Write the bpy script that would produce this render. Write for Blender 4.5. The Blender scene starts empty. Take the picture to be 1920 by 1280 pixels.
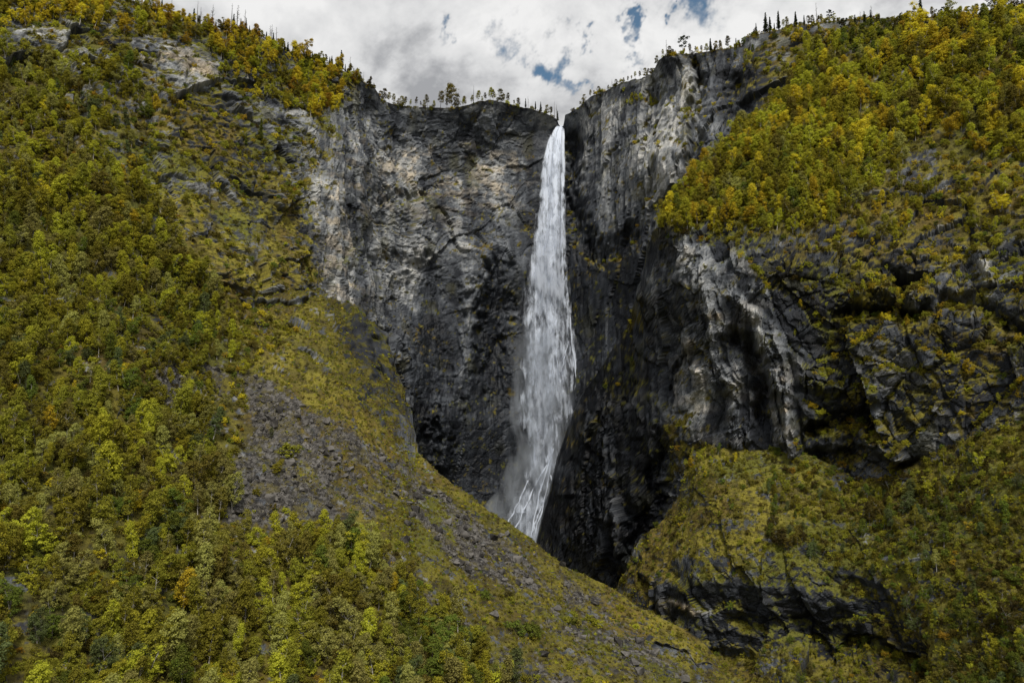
import bpy, math, random
import numpy as np
from mathutils import Vector, Matrix

rng = np.random.default_rng(7)
random.seed(7)
scene = bpy.context.scene

# ------------------------------------------------------------------ camera
FPX = 1500.0                      # focal length in photograph pixels (1920 wide)
CAMZ = 120.0
PITCH = math.atan(160.0 / FPX)
cam_data = bpy.data.cameras.new('camera')
cam_data.sensor_width = 36.0
cam_data.lens = FPX / 1920.0 * 36.0
cam_data.clip_start = 1.0
cam_data.clip_end = 20000.0
cam = bpy.data.objects.new('camera', cam_data)
scene.collection.objects.link(cam)
cam.location = (0, 0, CAMZ)
cam.rotation_euler = (math.radians(90) + PITCH, 0, 0)
scene.camera = cam

# ------------------------------------------------------------------ sky, sun, exposure
SUN_TO = Vector((0.12, -0.62, 0.80)).normalized()
EXPOSURE = 1.30
scene.view_settings.view_transform = 'Standard'
scene.view_settings.look = 'None'
scene.view_settings.gamma = 1.0
scene.view_settings.use_curve_mapping = False
scene.view_settings.exposure = EXPOSURE
scene.cycles.max_bounces = 6
scene.cycles.diffuse_bounces = 3
scene.cycles.transparent_max_bounces = 24
scene.cycles.volume_bounces = 1

def ray_dir(px, py):
    x = (px - 960.0) / FPX
    u = (640.0 - py) / FPX
    c, s = math.cos(PITCH), math.sin(PITCH)
    return np.array([x, c - u * s, s + u * c])

def node(nt, kind, **kw):
    n = nt.nodes.new(kind)
    ins = kw.pop('ins', {})
    for k, v in kw.items():
        setattr(n, k, v)
    for k, v in ins.items():
        if isinstance(v, bpy.types.NodeSocket):
            nt.links.new(v, n.inputs[k])
        else:
            n.inputs[k].default_value = v
    return n

def math_node(nt, op, a, b=None, clamp=False):
    n = nt.nodes.new('ShaderNodeMath')
    n.operation = op
    n.use_clamp = clamp
    for i, v in enumerate((a, b)):
        if v is None:
            continue
        if isinstance(v, bpy.types.NodeSocket):
            nt.links.new(v, n.inputs[i])
        else:
            n.inputs[i].default_value = v
    return n.outputs[0]

def mix_rgb(nt, fac, a, b, blend='MIX'):
    n = nt.nodes.new('ShaderNodeMix')
    n.data_type = 'RGBA'
    n.blend_type = blend
    n.clamp_factor = True
    for sock, v in ((n.inputs[0], fac), (n.inputs[6], a), (n.inputs[7], b)):
        if isinstance(v, bpy.types.NodeSocket):
            nt.links.new(v, sock)
        elif isinstance(v, (int, float)):
            sock.default_value = v
        else:
            sock.default_value = (v[0], v[1], v[2], 1.0)
    return n.outputs[2]

def smooth(nt, v, lo, hi, a=0.0, b=1.0):
    n = nt.nodes.new('ShaderNodeMapRange')
    n.interpolation_type = 'SMOOTHSTEP'
    nt.links.new(v, n.inputs[0])
    for i, x in ((1, lo), (2, hi), (3, a), (4, b)):
        n.inputs[i].default_value = x
    return n.outputs[0]

def noise_tex(nt, vec, scale, detail=6.0, rough=0.55, dist=0.0, out=0):
    n = node(nt, 'ShaderNodeTexNoise', ins={'Scale': scale, 'Detail': detail, 'Roughness': rough, 'Distortion': dist})
    if vec is not None:
        nt.links.new(vec, n.inputs['Vector'])
    return n.outputs[out]

def mapping(nt, vec, scale=(1, 1, 1), rot=(0, 0, 0), loc=(0, 0, 0)):
    n = nt.nodes.new('ShaderNodeMapping')
    nt.links.new(vec, n.inputs[0])
    n.inputs['Location'].default_value = loc
    n.inputs['Rotation'].default_value = rot
    n.inputs['Scale'].default_value = scale
    return n.outputs[0]

world = bpy.data.worlds.new('World')
scene.world = world
world.use_nodes = True
wt = world.node_tree
wt.nodes.clear()
w_out = wt.nodes.new('ShaderNodeOutputWorld')
w_bg = wt.nodes.new('ShaderNodeBackground')
w_bg.inputs['Strength'].default_value = 0.1
sky = wt.nodes.new('ShaderNodeTexSky')
sky.sky_type = 'NISHITA'
sky.sun_disc = False
sky.sun_elevation = math.asin(SUN_TO.z)
sky.sun_rotation = math.atan2(SUN_TO.x, SUN_TO.y)
w_co = wt.nodes.new('ShaderNodeTexCoord').outputs['Generated']
# broken cloud deck: large soft masses, wispy edges, gaps of blue
w_map = mapping(wt, w_co, (1.0, 1.0, 1.5), (0.0, 0.0, 0.0), (3.1, 1.7, 0.4))
w_slant = mapping(wt, w_co, (1.0, 1.0, 1.0), (0.0, 0.9, 0.0), (0.7, 2.2, 5.4))
c_soft = noise_tex(wt, w_map, 5.5, 6.0, 0.56, 0.25)
c_big = noise_tex(wt, w_map, 1.7, 2.0, 0.5, 0.2)
c_fine = noise_tex(wt, mapping(wt, w_slant, (1.0, 1.0, 0.8)), 10.0, 6.0, 0.60, 0.15)
nd = node(wt, 'ShaderNodeVectorMath', operation='NORMALIZE')
wt.links.new(w_co, nd.inputs[0])
torn = noise_tex(wt, mapping(wt, w_slant, (1.0, 1.0, 1.3)), 9.0, 5.0, 0.62, 0.0, out=1)
shift = node(wt, 'ShaderNodeVectorMath', operation='MULTIPLY_ADD', ins={1: (0.26, 0.26, 0.26)})
wt.links.new(torn, shift.inputs[0])
back_half = node(wt, 'ShaderNodeVectorMath', operation='SUBTRACT', ins={1: (0.13, 0.13, 0.13)})
wt.links.new(nd.outputs[0], back_half.inputs[0])
wt.links.new(back_half.outputs[0], shift.inputs[2])
gap = None
for (gx, gy, gr, gs) in ((1030, 150, 0.050, 0.95), (1010, 140, 0.03, 0.8), (985, 172, 0.032, 0.95), (1206, 104, 0.052, 0.9), (992, 82, 0.055, 0.7), (1045, 45, 0.035, 0.7), (838, 62, 0.030, 0.5), (1270, 8, 0.07, 0.45), (985, 5, 0.04, 0.6), (515, 30, 0.06, 0.35)):
    d = Vector(ray_dir(gx, gy)).normalized()
    dist = node(wt, 'ShaderNodeVectorMath', operation='DISTANCE', ins={1: tuple(d)})
    wt.links.new(shift.outputs[0], dist.inputs[0])
    g = smooth(wt, dist.outputs['Value'], 0.0, gr, gs, 0.0)
    gap = g if gap is None else math_node(wt, 'MAXIMUM', gap, g)
brk = math_node(wt, 'MULTIPLY', math_node(wt, 'SUBTRACT', c_fine, 0.5), 5.0)
gap_f = smooth(wt, math_node(wt, 'ADD', math_node(wt, 'MULTIPLY', gap, 1.15), math_node(wt, 'MULTIPLY', brk, smooth(wt, gap, 0.0, 0.5))), 0.45, 1.25, 0.0, 0.88)
gap_all = math_node(wt, 'MAXIMUM', gap_f, smooth(wt, c_big, 0.27, 0.16, 0.0, 0.9))
cl_v = math_node(wt, 'ADD', math_node(wt, 'MULTIPLY', c_soft, 0.75), math_node(wt, 'MULTIPLY', c_fine, 0.25))
cl_col = node(wt, 'ShaderNodeValToRGB', ins={0: cl_v})
cr = cl_col.color_ramp
cr.elements[0].position = 0.38
cr.elements[0].color = (1.50, 1.53, 1.60, 1)
cr.elements[1].position = 0.54
cr.elements[1].color = (3.55, 3.54, 3.52, 1)
e = cr.elements.new(0.46)
e.color = (2.85, 2.86, 2.88, 1)
edge_dark = mix_rgb(wt, smooth(wt, math_node(wt, 'ADD', gap, math_node(wt, 'MULTIPLY', brk, 0.45)), 0.20, 0.85, 0.0, 0.60), cl_col.outputs[0], (1.45, 1.52, 1.62))
sky_scaled = mix_rgb(wt, 1.0, sky.outputs[0], (0.14, 0.29, 0.33), 'MULTIPLY')
w_final = mix_rgb(wt, gap_all, edge_dark, sky_scaled)
wt.links.new(w_final, w_bg.inputs['Color'])
wt.links.new(w_bg.outputs[0], w_out.inputs[0])

sun_data = bpy.data.lights.new('sun', 'SUN')
sun_data.energy = 1.5
sun_data.angle = math.radians(12)
sun_data.color = (1.0, 0.94, 0.84)
sun = bpy.data.objects.new('sun', sun_data)
scene.collection.objects.link(sun)
sun.rotation_euler = SUN_TO.to_track_quat('Z', 'Y').to_euler()
sun.location = (200, -150, 500)

# ------------------------------------------------------------------ helpers: projection, noise
def unproject(px, py, d):
    """point at distance d along the optical axis"""
    px, py, d = np.broadcast_arrays(np.asarray(px, float), np.asarray(py, float), np.asarray(d, float))
    c, s = math.cos(PITCH), math.sin(PITCH)
    x = (px - 960.0) / FPX
    u = (640.0 - py) / FPX
    return np.stack([x * d, (c - u * s) * d, CAMZ + (s + u * c) * d], -1)

def project(P):
    c, s = math.cos(PITCH), math.sin(PITCH)
    x, y, z = P[..., 0], P[..., 1], P[..., 2] - CAMZ
    d = y * c + z * s
    u = -y * s + z * c
    return 960 + FPX * x / d, 640 - FPX * u / d, d

def _hash(ix, iy, iz, seed):
    h = (ix.astype(np.int64) * 374761393 + iy.astype(np.int64) * 668265263 + iz.astype(np.int64) * 2147483647 + seed * 144665) & 0xFFFFFFFF
    h = ((h ^ (h >> 13)) * 1274126177) & 0xFFFFFFFF
    h = ((h ^ (h >> 16)) * 2246822519) & 0xFFFFFFFF
    return h ^ (h >> 15)

def hash01(ix, iy, iz, seed):
    return (_hash(ix, iy, iz, seed) & 0xFFFFFF).astype(np.float32) / float(0xFFFFFF)

def vnoise(P, seed=0):
    """3-D value noise in [-1, 1]"""
    F = np.floor(P)
    I = F.astype(np.int64)
    f = (P - F).astype(np.float32)
    f = f * f * f * (f * (f * 6 - 15) + 10)
    out = 0
    for dx in (0, 1):
        wx = f[..., 0] if dx else 1 - f[..., 0]
        for dy in (0, 1):
            wy = f[..., 1] if dy else 1 - f[..., 1]
            for dz in (0, 1):
                wz = f[..., 2] if dz else 1 - f[..., 2]
                out = out + wx * wy * wz * hash01(I[..., 0] + dx, I[..., 1] + dy, I[..., 2] + dz, seed)
    return out * 2 - 1

def fbm(P, scale, octaves=4, seed=0, gain=0.5, ridged=False):
    out, a, tot = 0, 1.0, 0
    Q = P / scale
    for k in range(octaves):
        n = vnoise(Q + 17.3 * k, seed + k * 31)
        if ridged:
            n = 1 - 2 * np.abs(n)
        out = out + a * n
        tot += a
        a *= gain
        Q = Q * 2.03
    return out / tot

def facets(u, v, su, sv, seed, tilt=0.9):
    """fractured rock: jittered cells, each a tilted flat plate. returns (height -1..1, crack 0..1, the plate's own random -1..1)"""
    U, V = u / su, v / sv
    iu, iv = np.floor(U).astype(np.int64), np.floor(V).astype(np.int64)
    best = np.full(U.shape, 9.0, np.float32)
    second = np.full(U.shape, 9.0, np.float32)
    h = np.zeros(U.shape, np.float32)
    rnd = np.zeros(U.shape, np.float32)
    zero = np.zeros_like(iu)
    for a in (-1, 0, 1):
        for b in (-1, 0, 1):
            cu, cv = iu + a, iv + b
            hh = _hash(cu, cv, zero, seed)
            r1 = (hh & 0x3FF).astype(np.float32) / 1023
            r2 = ((hh >> 10) & 0x3FF).astype(np.float32) / 1023
            h2 = _hash(cu, cv, zero, seed + 977)
            r3 = (h2 & 0x3FF).astype(np.float32) / 1023 * 2 - 1
            r4 = ((h2 >> 10) & 0x3FF).astype(np.float32) / 1023 * 2 - 1
            r5 = ((h2 >> 20) & 0x3FF).astype(np.float32) / 1023 * 2 - 1
            du = (U - (cu + r1)).astype(np.float32)
            dv = (V - (cv + r2)).astype(np.float32)
            dd = du * du + dv * dv
            val = 0.55 * r3 + tilt * (r4 * du + r5 * dv)
            near = dd < best
            second = np.where(near, best, np.minimum(second, dd))
            h = np.where(near, val, h)
            rnd = np.where(near, r3, rnd)
            best = np.where(near, dd, best)
    crack = np.clip(1 - (np.sqrt(second) - np.sqrt(best)) / 0.12, 0, 1)
    return h, crack, rnd

def rbf(ctrl, px, py):
    c = np.array(ctrl, float)
    X = c[:, :2] / 300.0
    n = len(c)
    D = np.sqrt(((X[:, None] - X[None]) ** 2).sum(-1) + 0.01)
    A = np.zeros((n + 3, n + 3))
    A[:n, :n] = D
    A[:n, n] = 1
    A[:n, n + 1:] = X
    A[n:, :n] = A[:n, n:].T
    sol = np.linalg.solve(A, np.concatenate([c[:, 2], np.zeros(3)]))
    qx, qy = px / 300.0, py / 300.0
    out = sol[n] + sol[n + 1] * qx + sol[n + 2] * qy
    for k in range(n):
        out = out + sol[k] * np.sqrt((qx - X[k, 0]) ** 2 + (qy - X[k, 1]) ** 2 + 0.01)
    return out

def seg_dist(px, py, pts):
    best = np.full(px.shape, 1e9)
    for (x0, y0), (x1, y1) in zip(pts[:-1], pts[1:]):
        dx, dy = x1 - x0, y1 - y0
        t = np.clip(((px - x0) * dx + (py - y0) * dy) / (dx * dx + dy * dy + 1e-9), 0, 1)
        best = np.minimum(best, np.hypot(px - x0 - t * dx, py - y0 - t * dy))
    return best

def brush(px, py, pts, width):
    """soft stroke along a line, 1 at the line falling to 0 at width"""
    t = np.clip(1 - seg_dist(px, py, pts) / width, 0, 1)
    return t * t * (3 - 2 * t)

def poly(px, py, pts, soft=20.0):
    """1 inside the outline, falling to 0 over `soft`"""
    inside = np.zeros(px.shape, bool)
    n = len(pts)
    for i in range(n):
        x0, y0 = pts[i]
        x1, y1 = pts[(i + 1) % n]
        cond = ((y0 > py) != (y1 > py)) & (px < (x1 - x0) * (py - y0) / (y1 - y0 + 1e-9) + x0)
        inside ^= cond
    d = seg_dist(px, py, list(pts) + [pts[0]])
    t = np.clip(0.5 + np.where(inside, d, -d) / (2 * soft), 0, 1)
    return t * t * (3 - 2 * t)

def sstep(x, lo, hi):
    t = np.clip((x - lo) / (hi - lo), 0, 1)
    return t * t * (3 - 2 * t)

def grid_normals(P):
    du = np.gradient(P, axis=1)
    dv = np.gradient(P, axis=0)
    n = np.cross(du, dv)
    n /= np.linalg.norm(n, axis=-1, keepdims=True) + 1e-9
    return n

def mesh_from_arrays(name, V, F, mat=None, smooth_shade=False):
    me = bpy.data.meshes.new(name)
    V = np.ascontiguousarray(V, np.float32).reshape(-1, 3)
    F = np.ascontiguousarray(F, np.int32)
    n = F.shape[1]
    me.vertices.add(len(V))
    me.vertices.foreach_set('co', V.ravel())
    me.loops.add(F.size)
    me.loops.foreach_set('vertex_index', F.ravel())
    me.polygons.add(len(F))
    me.polygons.foreach_set('loop_start', np.arange(0, F.size, n, dtype=np.int32))
    me.polygons.foreach_set('use_smooth', np.full(len(F), smooth_shade, bool))
    me.update(calc_edges=True)
    if mat:
        me.materials.append(mat)
    return me

def link(name, data, parent=None):
    o = bpy.data.objects.new(name, data)
    scene.collection.objects.link(o)
    if parent:
        o.parent = parent
    return o

# ------------------------------------------------------------------ materials: terrain
def terrain_material():
    m = bpy.data.materials.new('mountain_ground')
    m.use_nodes = True
    nt = m.node_tree
    nt.nodes.clear()
    out = nt.nodes.new('ShaderNodeOutputMaterial')
    bsdf = nt.nodes.new('ShaderNodeBsdfPrincipled')
    nt.links.new(bsdf.outputs[0], out.inputs[0])
    pos = nt.nodes.new('ShaderNodeNewGeometry').outputs['Position']
    col = node(nt, 'ShaderNodeAttribute', attribute_name='tint').outputs['Color']
    wet_dark = node(nt, 'ShaderNodeAttribute', attribute_name='wet_dark').outputs['Fac']
    grain = noise_tex(nt, pos, 1.9, 3, 0.7)
    var = smooth(nt, grain, 0.25, 0.75, 0.62, 1.40)
    col = mix_rgb(nt, 1.0, col, var, 'MULTIPLY')
    nt.links.new(col, bsdf.inputs['Base Color'])
    nt.links.new(math_node(nt, 'SUBTRACT', 0.93, math_node(nt, 'MULTIPLY', wet_dark, 0.45)), bsdf.inputs['Roughness'])
    bsdf.inputs['Specular IOR Level'].default_value = 0.3
    bump = nt.nodes.new('ShaderNodeBump')
    bump.inputs['Strength'].default_value = 0.8
    bump.inputs['Distance'].default_value = 0.5
    nt.links.new(grain, bump.inputs['Height'])
    nt.links.new(bump.outputs[0], bsdf.inputs['Normal'])
    return m

def lerp(a, b, t):
    return a + (b - a) * t[..., None]

C3 = lambda *v: np.array(v, np.float32)

def paint(P, at, tone):
    """base colour of the ground at every point: gneiss with lichen, stains and bedding, grass, moss and scree"""
    z = lambda k: np.broadcast_to(np.asarray(at.get(k, 0.0), np.float32), P.shape[:2])
    veg, wet_dark, pale, scree, tan = (z(k) for k in ('veg', 'wet_dark', 'pale', 'scree', 'tan'))
    n_med = fbm(P * C3(1, 1, 1.4), 4.5, 4, 501)
    n_big = fbm(P * C3(1, 1, 0.6), 20, 3, 503)
    streak = fbm(P * C3(1, 1, 0.10), 4.0, 4, 505)
    fine = fbm(P, 1.4, 2, 507)
    strata = fbm(P * C3(0.22, 0.22, 2.4) + C3(0, 0, 0.09) * P[..., :1], 6, 4, 509)
    drip = fbm(P * C3(1, 1, 0.09), 13.0, 3, 511)
    t = 0.33 + 0.50 * tone + 0.30 * n_big + 0.36 * n_med + (0.55 - 0.35 * z('blocky')) * streak + (0.55 - 0.35 * z('blocky')) * drip + 0.35 * z('blocky') * tone + 0.28 * fine + 0.45 * strata + 0.8 * pale
    rock = lerp(C3(0.021, 0.024, 0.031), C3(0.078, 0.086, 0.099), sstep(t, -0.25, 0.35))
    rock = lerp(rock, C3(0.208, 0.219, 0.232), sstep(t, 0.35, 0.80))
    rock = lerp(rock, C3(0.40, 0.405, 0.40), sstep(t, 0.85, 1.40))
    tf = np.clip(tan * 1.2, 0, 1) * sstep(fbm(P * C3(1, 1, 2.2), 9, 4, 513) + 0.3 * tone, 0.02, 0.40)
    rock = rock * (1 + tf[..., None] * (C3(1.25, 0.98, 0.64) - 1)) + 0.05 * tf[..., None] * C3(1.0, 0.72, 0.38)
    mossy = sstep(fbm(P, 12, 3, 517), 0.22, 0.55) * 0.4
    rock = lerp(rock, C3(0.085, 0.080, 0.026), mossy)
    wf = np.clip(wet_dark * (1 + 0.9 * streak + 0.35 * n_med), 0, 1)  # wet rock near the fall, plain darkening elsewhere, painted shade on the mound
    rock = rock * (1 - 0.82 * wf[..., None]) * (1 + wf[..., None] * (C3(0.92, 1.0, 1.16) - 1))
    g1 = fbm(P, 28, 3, 521)
    g2 = fbm(P, 6, 3, 523)
    g3 = fbm(P * C3(1, 1, 2.2), 1.7, 3, 525)
    grass = lerp(C3(0.085, 0.072, 0.015), C3(0.185, 0.160, 0.022), sstep(g2 + 0.4 * g3, -0.35, 0.40))
    grass = lerp(grass, C3(0.110, 0.120, 0.018), 0.7 * sstep(g1, 0.0, 0.4))
    grass = lerp(grass, C3(0.150, 0.105, 0.022), 0.6 * sstep(g1 + 0.4 * g2, -0.1, -0.5))
    grass = lerp(grass, C3(0.026, 0.021, 0.010), 0.9 * sstep(g3, -0.08, -0.5))
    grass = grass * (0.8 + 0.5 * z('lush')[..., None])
    vf = sstep(veg + 0.9 * n_med + 0.6 * fine, 0.40, 0.60)
    col = lerp(rock, grass, vf)
    h, c, r = facets(P[..., 0] + 0.4 * n_med, P[..., 2] * 1.5 + P[..., 1] * 0.6, 1.3, 1.3, 88)
    stone = lerp(C3(0.024, 0.022, 0.020), C3(0.135, 0.128, 0.120), sstep(r + 0.4 * fine, -0.6, 1.2))
    stone = lerp(stone, C3(0.080, 0.068, 0.018), 0.8 * sstep(g2 + g3, 0.0, 0.5))
    sf = sstep(scree + 0.9 * n_med + 0.6 * fine, 0.36, 0.56) * (scree > 0.02)
    col = lerp(col, stone, sf)
    return np.clip(col, 0.004, 0.6), wf * (1 - vf)

MAT_TERRAIN = terrain_material()

# ------------------------------------------------------------------ terrain bodies
LAYERS = {}

def set_tint(me, rgb, wet_dark):
    a = me.attributes.new('tint', 'FLOAT_COLOR', 'POINT')
    c = np.ones((len(me.vertices), 4), np.float32)
    c[:, :3] = rgb
    a.data.foreach_set('color', c.ravel())
    w = np.broadcast_to(np.asarray(wet_dark, np.float32).ravel(), (len(me.vertices),)) if np.size(wet_dark) == 1 else np.asarray(wet_dark, np.float32).ravel()
    me.attributes.new('wet_dark', 'FLOAT', 'POINT').data.foreach_set('value', np.ascontiguousarray(w))

def build_layer(name, pxs, sil, bottom, rows, ctrl, back, disp_fn, attr_fn, label_kind='structure'):
    """one rock body: its face from `bottom` up to its skyline `sil`, rolling over the crest and running on behind"""
    pxs = np.asarray(pxs, float)
    s = np.array(sil, float)
    b = np.array(bottom, float)
    top = np.interp(pxs, s[:, 0], s[:, 1])
    bot = np.interp(pxs, b[:, 0], b[:, 1])
    t = np.linspace(0, 1, rows)[:, None]
    PX = np.broadcast_to(pxs[None], (rows, len(pxs)))
    PY = bot[None] + (top - bot)[None] * t
    D = rbf(ctrl, PX, PY)
    base = unproject(PX, PY, D)
    # crest and back side
    steps, slope = back
    edge = base[-1]
    hdir = edge[:, :2] / np.linalg.norm(edge[:, :2], axis=1, keepdims=True)
    sl = slope(pxs) if callable(slope) else np.full(pxs.shape, slope)
    rows_b, PXb, PYb = [], [], []
    for d in steps:
        q = edge.copy()
        q[:, :2] += hdir * d
        q[:, 2] += sl * d
        rows_b.append(q)
    base = np.concatenate([base, np.stack(rows_b)], 0)
    nb = len(steps)
    PX = np.concatenate([PX, np.repeat(PX[-1:], nb, 0)], 0)
    PY = np.concatenate([PY, np.repeat(PY[-1:], nb, 0)], 0)
    N = grid_normals(base)
    # face the camera on the front
    mid = base[rows // 2, len(pxs) // 2]
    if np.dot(N[rows // 2, len(pxs) // 2], mid - np.array([0, 0, CAMZ])) > 0:
        N = -N
    for _ in range(12):
        N[1:-1] = (N[:-2] + N[1:-1] * 2 + N[2:]) / 4
        N[:, 1:-1] = (N[:, :-2] + N[:, 1:-1] * 2 + N[:, 2:]) / 4
    N /= np.linalg.norm(N, axis=-1, keepdims=True) + 1e-9
    # distance along the face, measured in plan
    turn_y = np.where(PX < 1056, 1.0, -1.0) if name == 'cliff' else (1.0 if name == 'hillside' else -1.0)
    arc = (base[..., 0] + turn_y * (base[..., 1] - 530.0)) * 0.8
    # outlines of stains, ledges and plant cover wander with the rock
    QX = PX + 16 * fbm(base, 16, 3, 601) * np.clip(base[..., 1] / 300, 0.4, 1.2) + 10 * fbm(base, 4, 2, 603)
    QY = PY + 16 * fbm(base, 16, 3, 605) + 10 * fbm(base, 4, 2, 607)
    TONE[0] = np.zeros(PX.shape)
    disp, push = disp_fn(QX, QY, base, arc)
    P = base + N * disp[..., None]
    if push is not None:                         # undercuts and ribs, straight in or out of the face
        hd = np.zeros_like(base)
        hd[..., :2] = -base[..., :2] / np.linalg.norm(base[..., :2], axis=-1, keepdims=True)
        P = P + hd * push[..., None]
    N2 = grid_normals(P)
    if np.dot(N2[rows // 2, len(pxs) // 2], mid - np.array([0, 0, CAMZ])) > 0:
        N2 = -N2
    at = attr_fn(QX, QY, P, N2, arc)
    tint, wet_dark_map = paint(P, at, TONE[0])
    R, Cn = PX.shape
    idx = np.arange(R * Cn).reshape(R, Cn)
    F = np.stack([idx[:-1, :-1], idx[:-1, 1:], idx[1:, 1:], idx[1:, :-1]], -1).reshape(-1, 4)
    me = mesh_from_arrays(name, P.reshape(-1, 3), F, MAT_TERRAIN, name == 'hillside')
    set_tint(me, tint.reshape(-1, 3), wet_dark_map)
    o = link(name, me)
    o['kind'] = label_kind
    LAYERS[name] = dict(px=PX, py=PY, P=P, N=N2, rows=rows, at=at)
    return o

TONE = [None]

def rock_disp(base, arc, seed, dip=0.0, aniso=1.0, amp=1.0, beds=1.0):
    """blocky fractured cliff relief"""
    wu = fbm(base, 40, 2, seed + 5) * 8
    wv = fbm(base, 36, 2, seed + 9) * 7
    wu2 = fbm(base, 5, 2, seed + 15) * 1.0
    wv2 = fbm(base, 5, 2, seed + 19) * 0.9
    u = arc + wu
    v = base[..., 2] + wv + dip * arc
    u2, v2 = u + wu2, v + wv2
    h0, _, r0 = facets(u, v, 46, 60, seed, 1.3)
    h1, c1, r1 = facets(u2, v2, 19 / aniso, 21 * aniso, seed + 1, 1.5)
    h2, c2, r2 = facets(u2, v2, 7 / aniso, 5.5 * aniso, seed + 2)
    h3, c3, r3 = facets(u2, v2, 2.6 / aniso, 2.4 * aniso ** 1.5, seed + 3)
    d = 5.0 * h0 + 3.2 * h1 + 1.5 * h2 + 0.55 * h3 - 1.3 * c1 - 0.6 * c2 - 0.2 * c3
    d = d + 0.8 * fbm(base, 10, 3, seed + 21, ridged=True) + 0.16 * fbm(base, 1.6, 2, seed + 27)
    # ledges: beds step forward downwards, undercut at each bed joint
    bed = (v2 + 3 * fbm(base, 14, 2, seed + 33)) / 8.0
    fr = bed - np.floor(bed)
    bedr = hash01(np.floor(bed).astype(np.int64), np.floor(u2 / 40).astype(np.int64), np.zeros(bed.shape, np.int64), seed)
    d = d + 2.4 * beds * (sstep(fr, 0.0, 0.25) * (1 - fr) - 0.4) * bedr * sstep(fbm(base, 24, 2, seed + 35), -0.2, 0.35)
    TONE[0] = 0.35 * r0 + 0.5 * r1 + 0.5 * r2 + 0.45 * r3 + 0.5 * (bedr - 0.5)
    return d * amp

def soft_disp(base, seed):
    return 2.2 * fbm(base, 26, 3, seed) + 0.9 * fbm(base, 7, 3, seed + 3, ridged=True) + 0.32 * fbm(base, 2.2, 3, seed + 6)

# ---- far amphitheatre: upper left mountainside, back wall, right wall
A_SIL = [(-400, -170), (0, -34), (150, -16), (240, 2), (270, 15), (330, 28), (380, 42), (430, 58), (480, 72), (520, 88), (560, 105),
         (600, 118), (640, 135), (680, 155), (703, 168), (712, 186), (740, 196), (800, 200), (850, 203), (880, 196), (900, 189), (940, 190),
         (980, 200), (1020, 211), (1045, 223), (1049, 236), (1057, 237), (1060, 216), (1080, 205), (1110, 180), (1170, 155),
         (1224, 140), (1236, 112), (1245, 105), (1300, 98), (1390, 85), (1398, 66), (1440, 60), (1480, 52), (1560, 40), (1620, 36), (1760, 38)]
A_BOT = [(-400, 620), (350, 760), (520, 900), (760, 1130), (1000, 1330), (1760, 1330)]
A_CTRL = [(-400, -170, 270), (-400, 500, 200), (0, -34, 330), (0, 150, 300), (0, 400, 258), (0, 650, 215), (300, 22, 372), (300, 150, 352), (300, 330, 318),
          (300, 560, 290), (300, 760, 270), (560, 105, 415), (560, 250, 392), (560, 400, 372), (560, 545, 356), (560, 800, 340), (640, 135, 436), (640, 300, 418), (640, 540, 405),
          (700, 168, 452), (700, 300, 440), (700, 540, 430), (700, 900, 420), (730, 200, 470), (730, 300, 466), (740, 540, 462), (740, 900, 452), (900, 190, 500), (900, 500, 496),
          (900, 800, 488), (860, 1100, 478), (1050, 235, 536), (1040, 400, 530), (1030, 600, 524), (1020, 800, 515), (1010, 920, 500), (990, 1020, 488), (980, 1330, 478),
          (1066, 216, 526), (1080, 420, 514), (1100, 180, 512), (1120, 400, 496), (1120, 600, 490), (1110, 760, 480), (1224, 140, 472), (1222, 400, 446), (1222, 600, 440), (1240, 105, 452), (1245, 300, 430),
          (1245, 480, 425), (1300, 98, 442), (1300, 300, 420), (1400, 75, 432), (1400, 250, 408), (1500, 50, 428), (1500, 200, 405), (1760, 38, 420), (1760, 400, 390),
          (1300, 900, 420), (1300, 1330, 410), (1760, 1330, 400)]
A_PX = np.concatenate([np.arange(-400, -180, 20), np.arange(-180, -20, 5), np.arange(-20, 560, 3.2), np.arange(560, 1060, 2.0), np.arange(1060, 1420, 2.0), np.arange(1420, 1761, 8)])

WATER_LINE = [(1052, 236), (1040, 300), (1035, 400), (1028, 480), (1025, 560), (1030, 640), (1027, 740), (1018, 800), (1018, 860), (1012, 920), (995, 990)]

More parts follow.
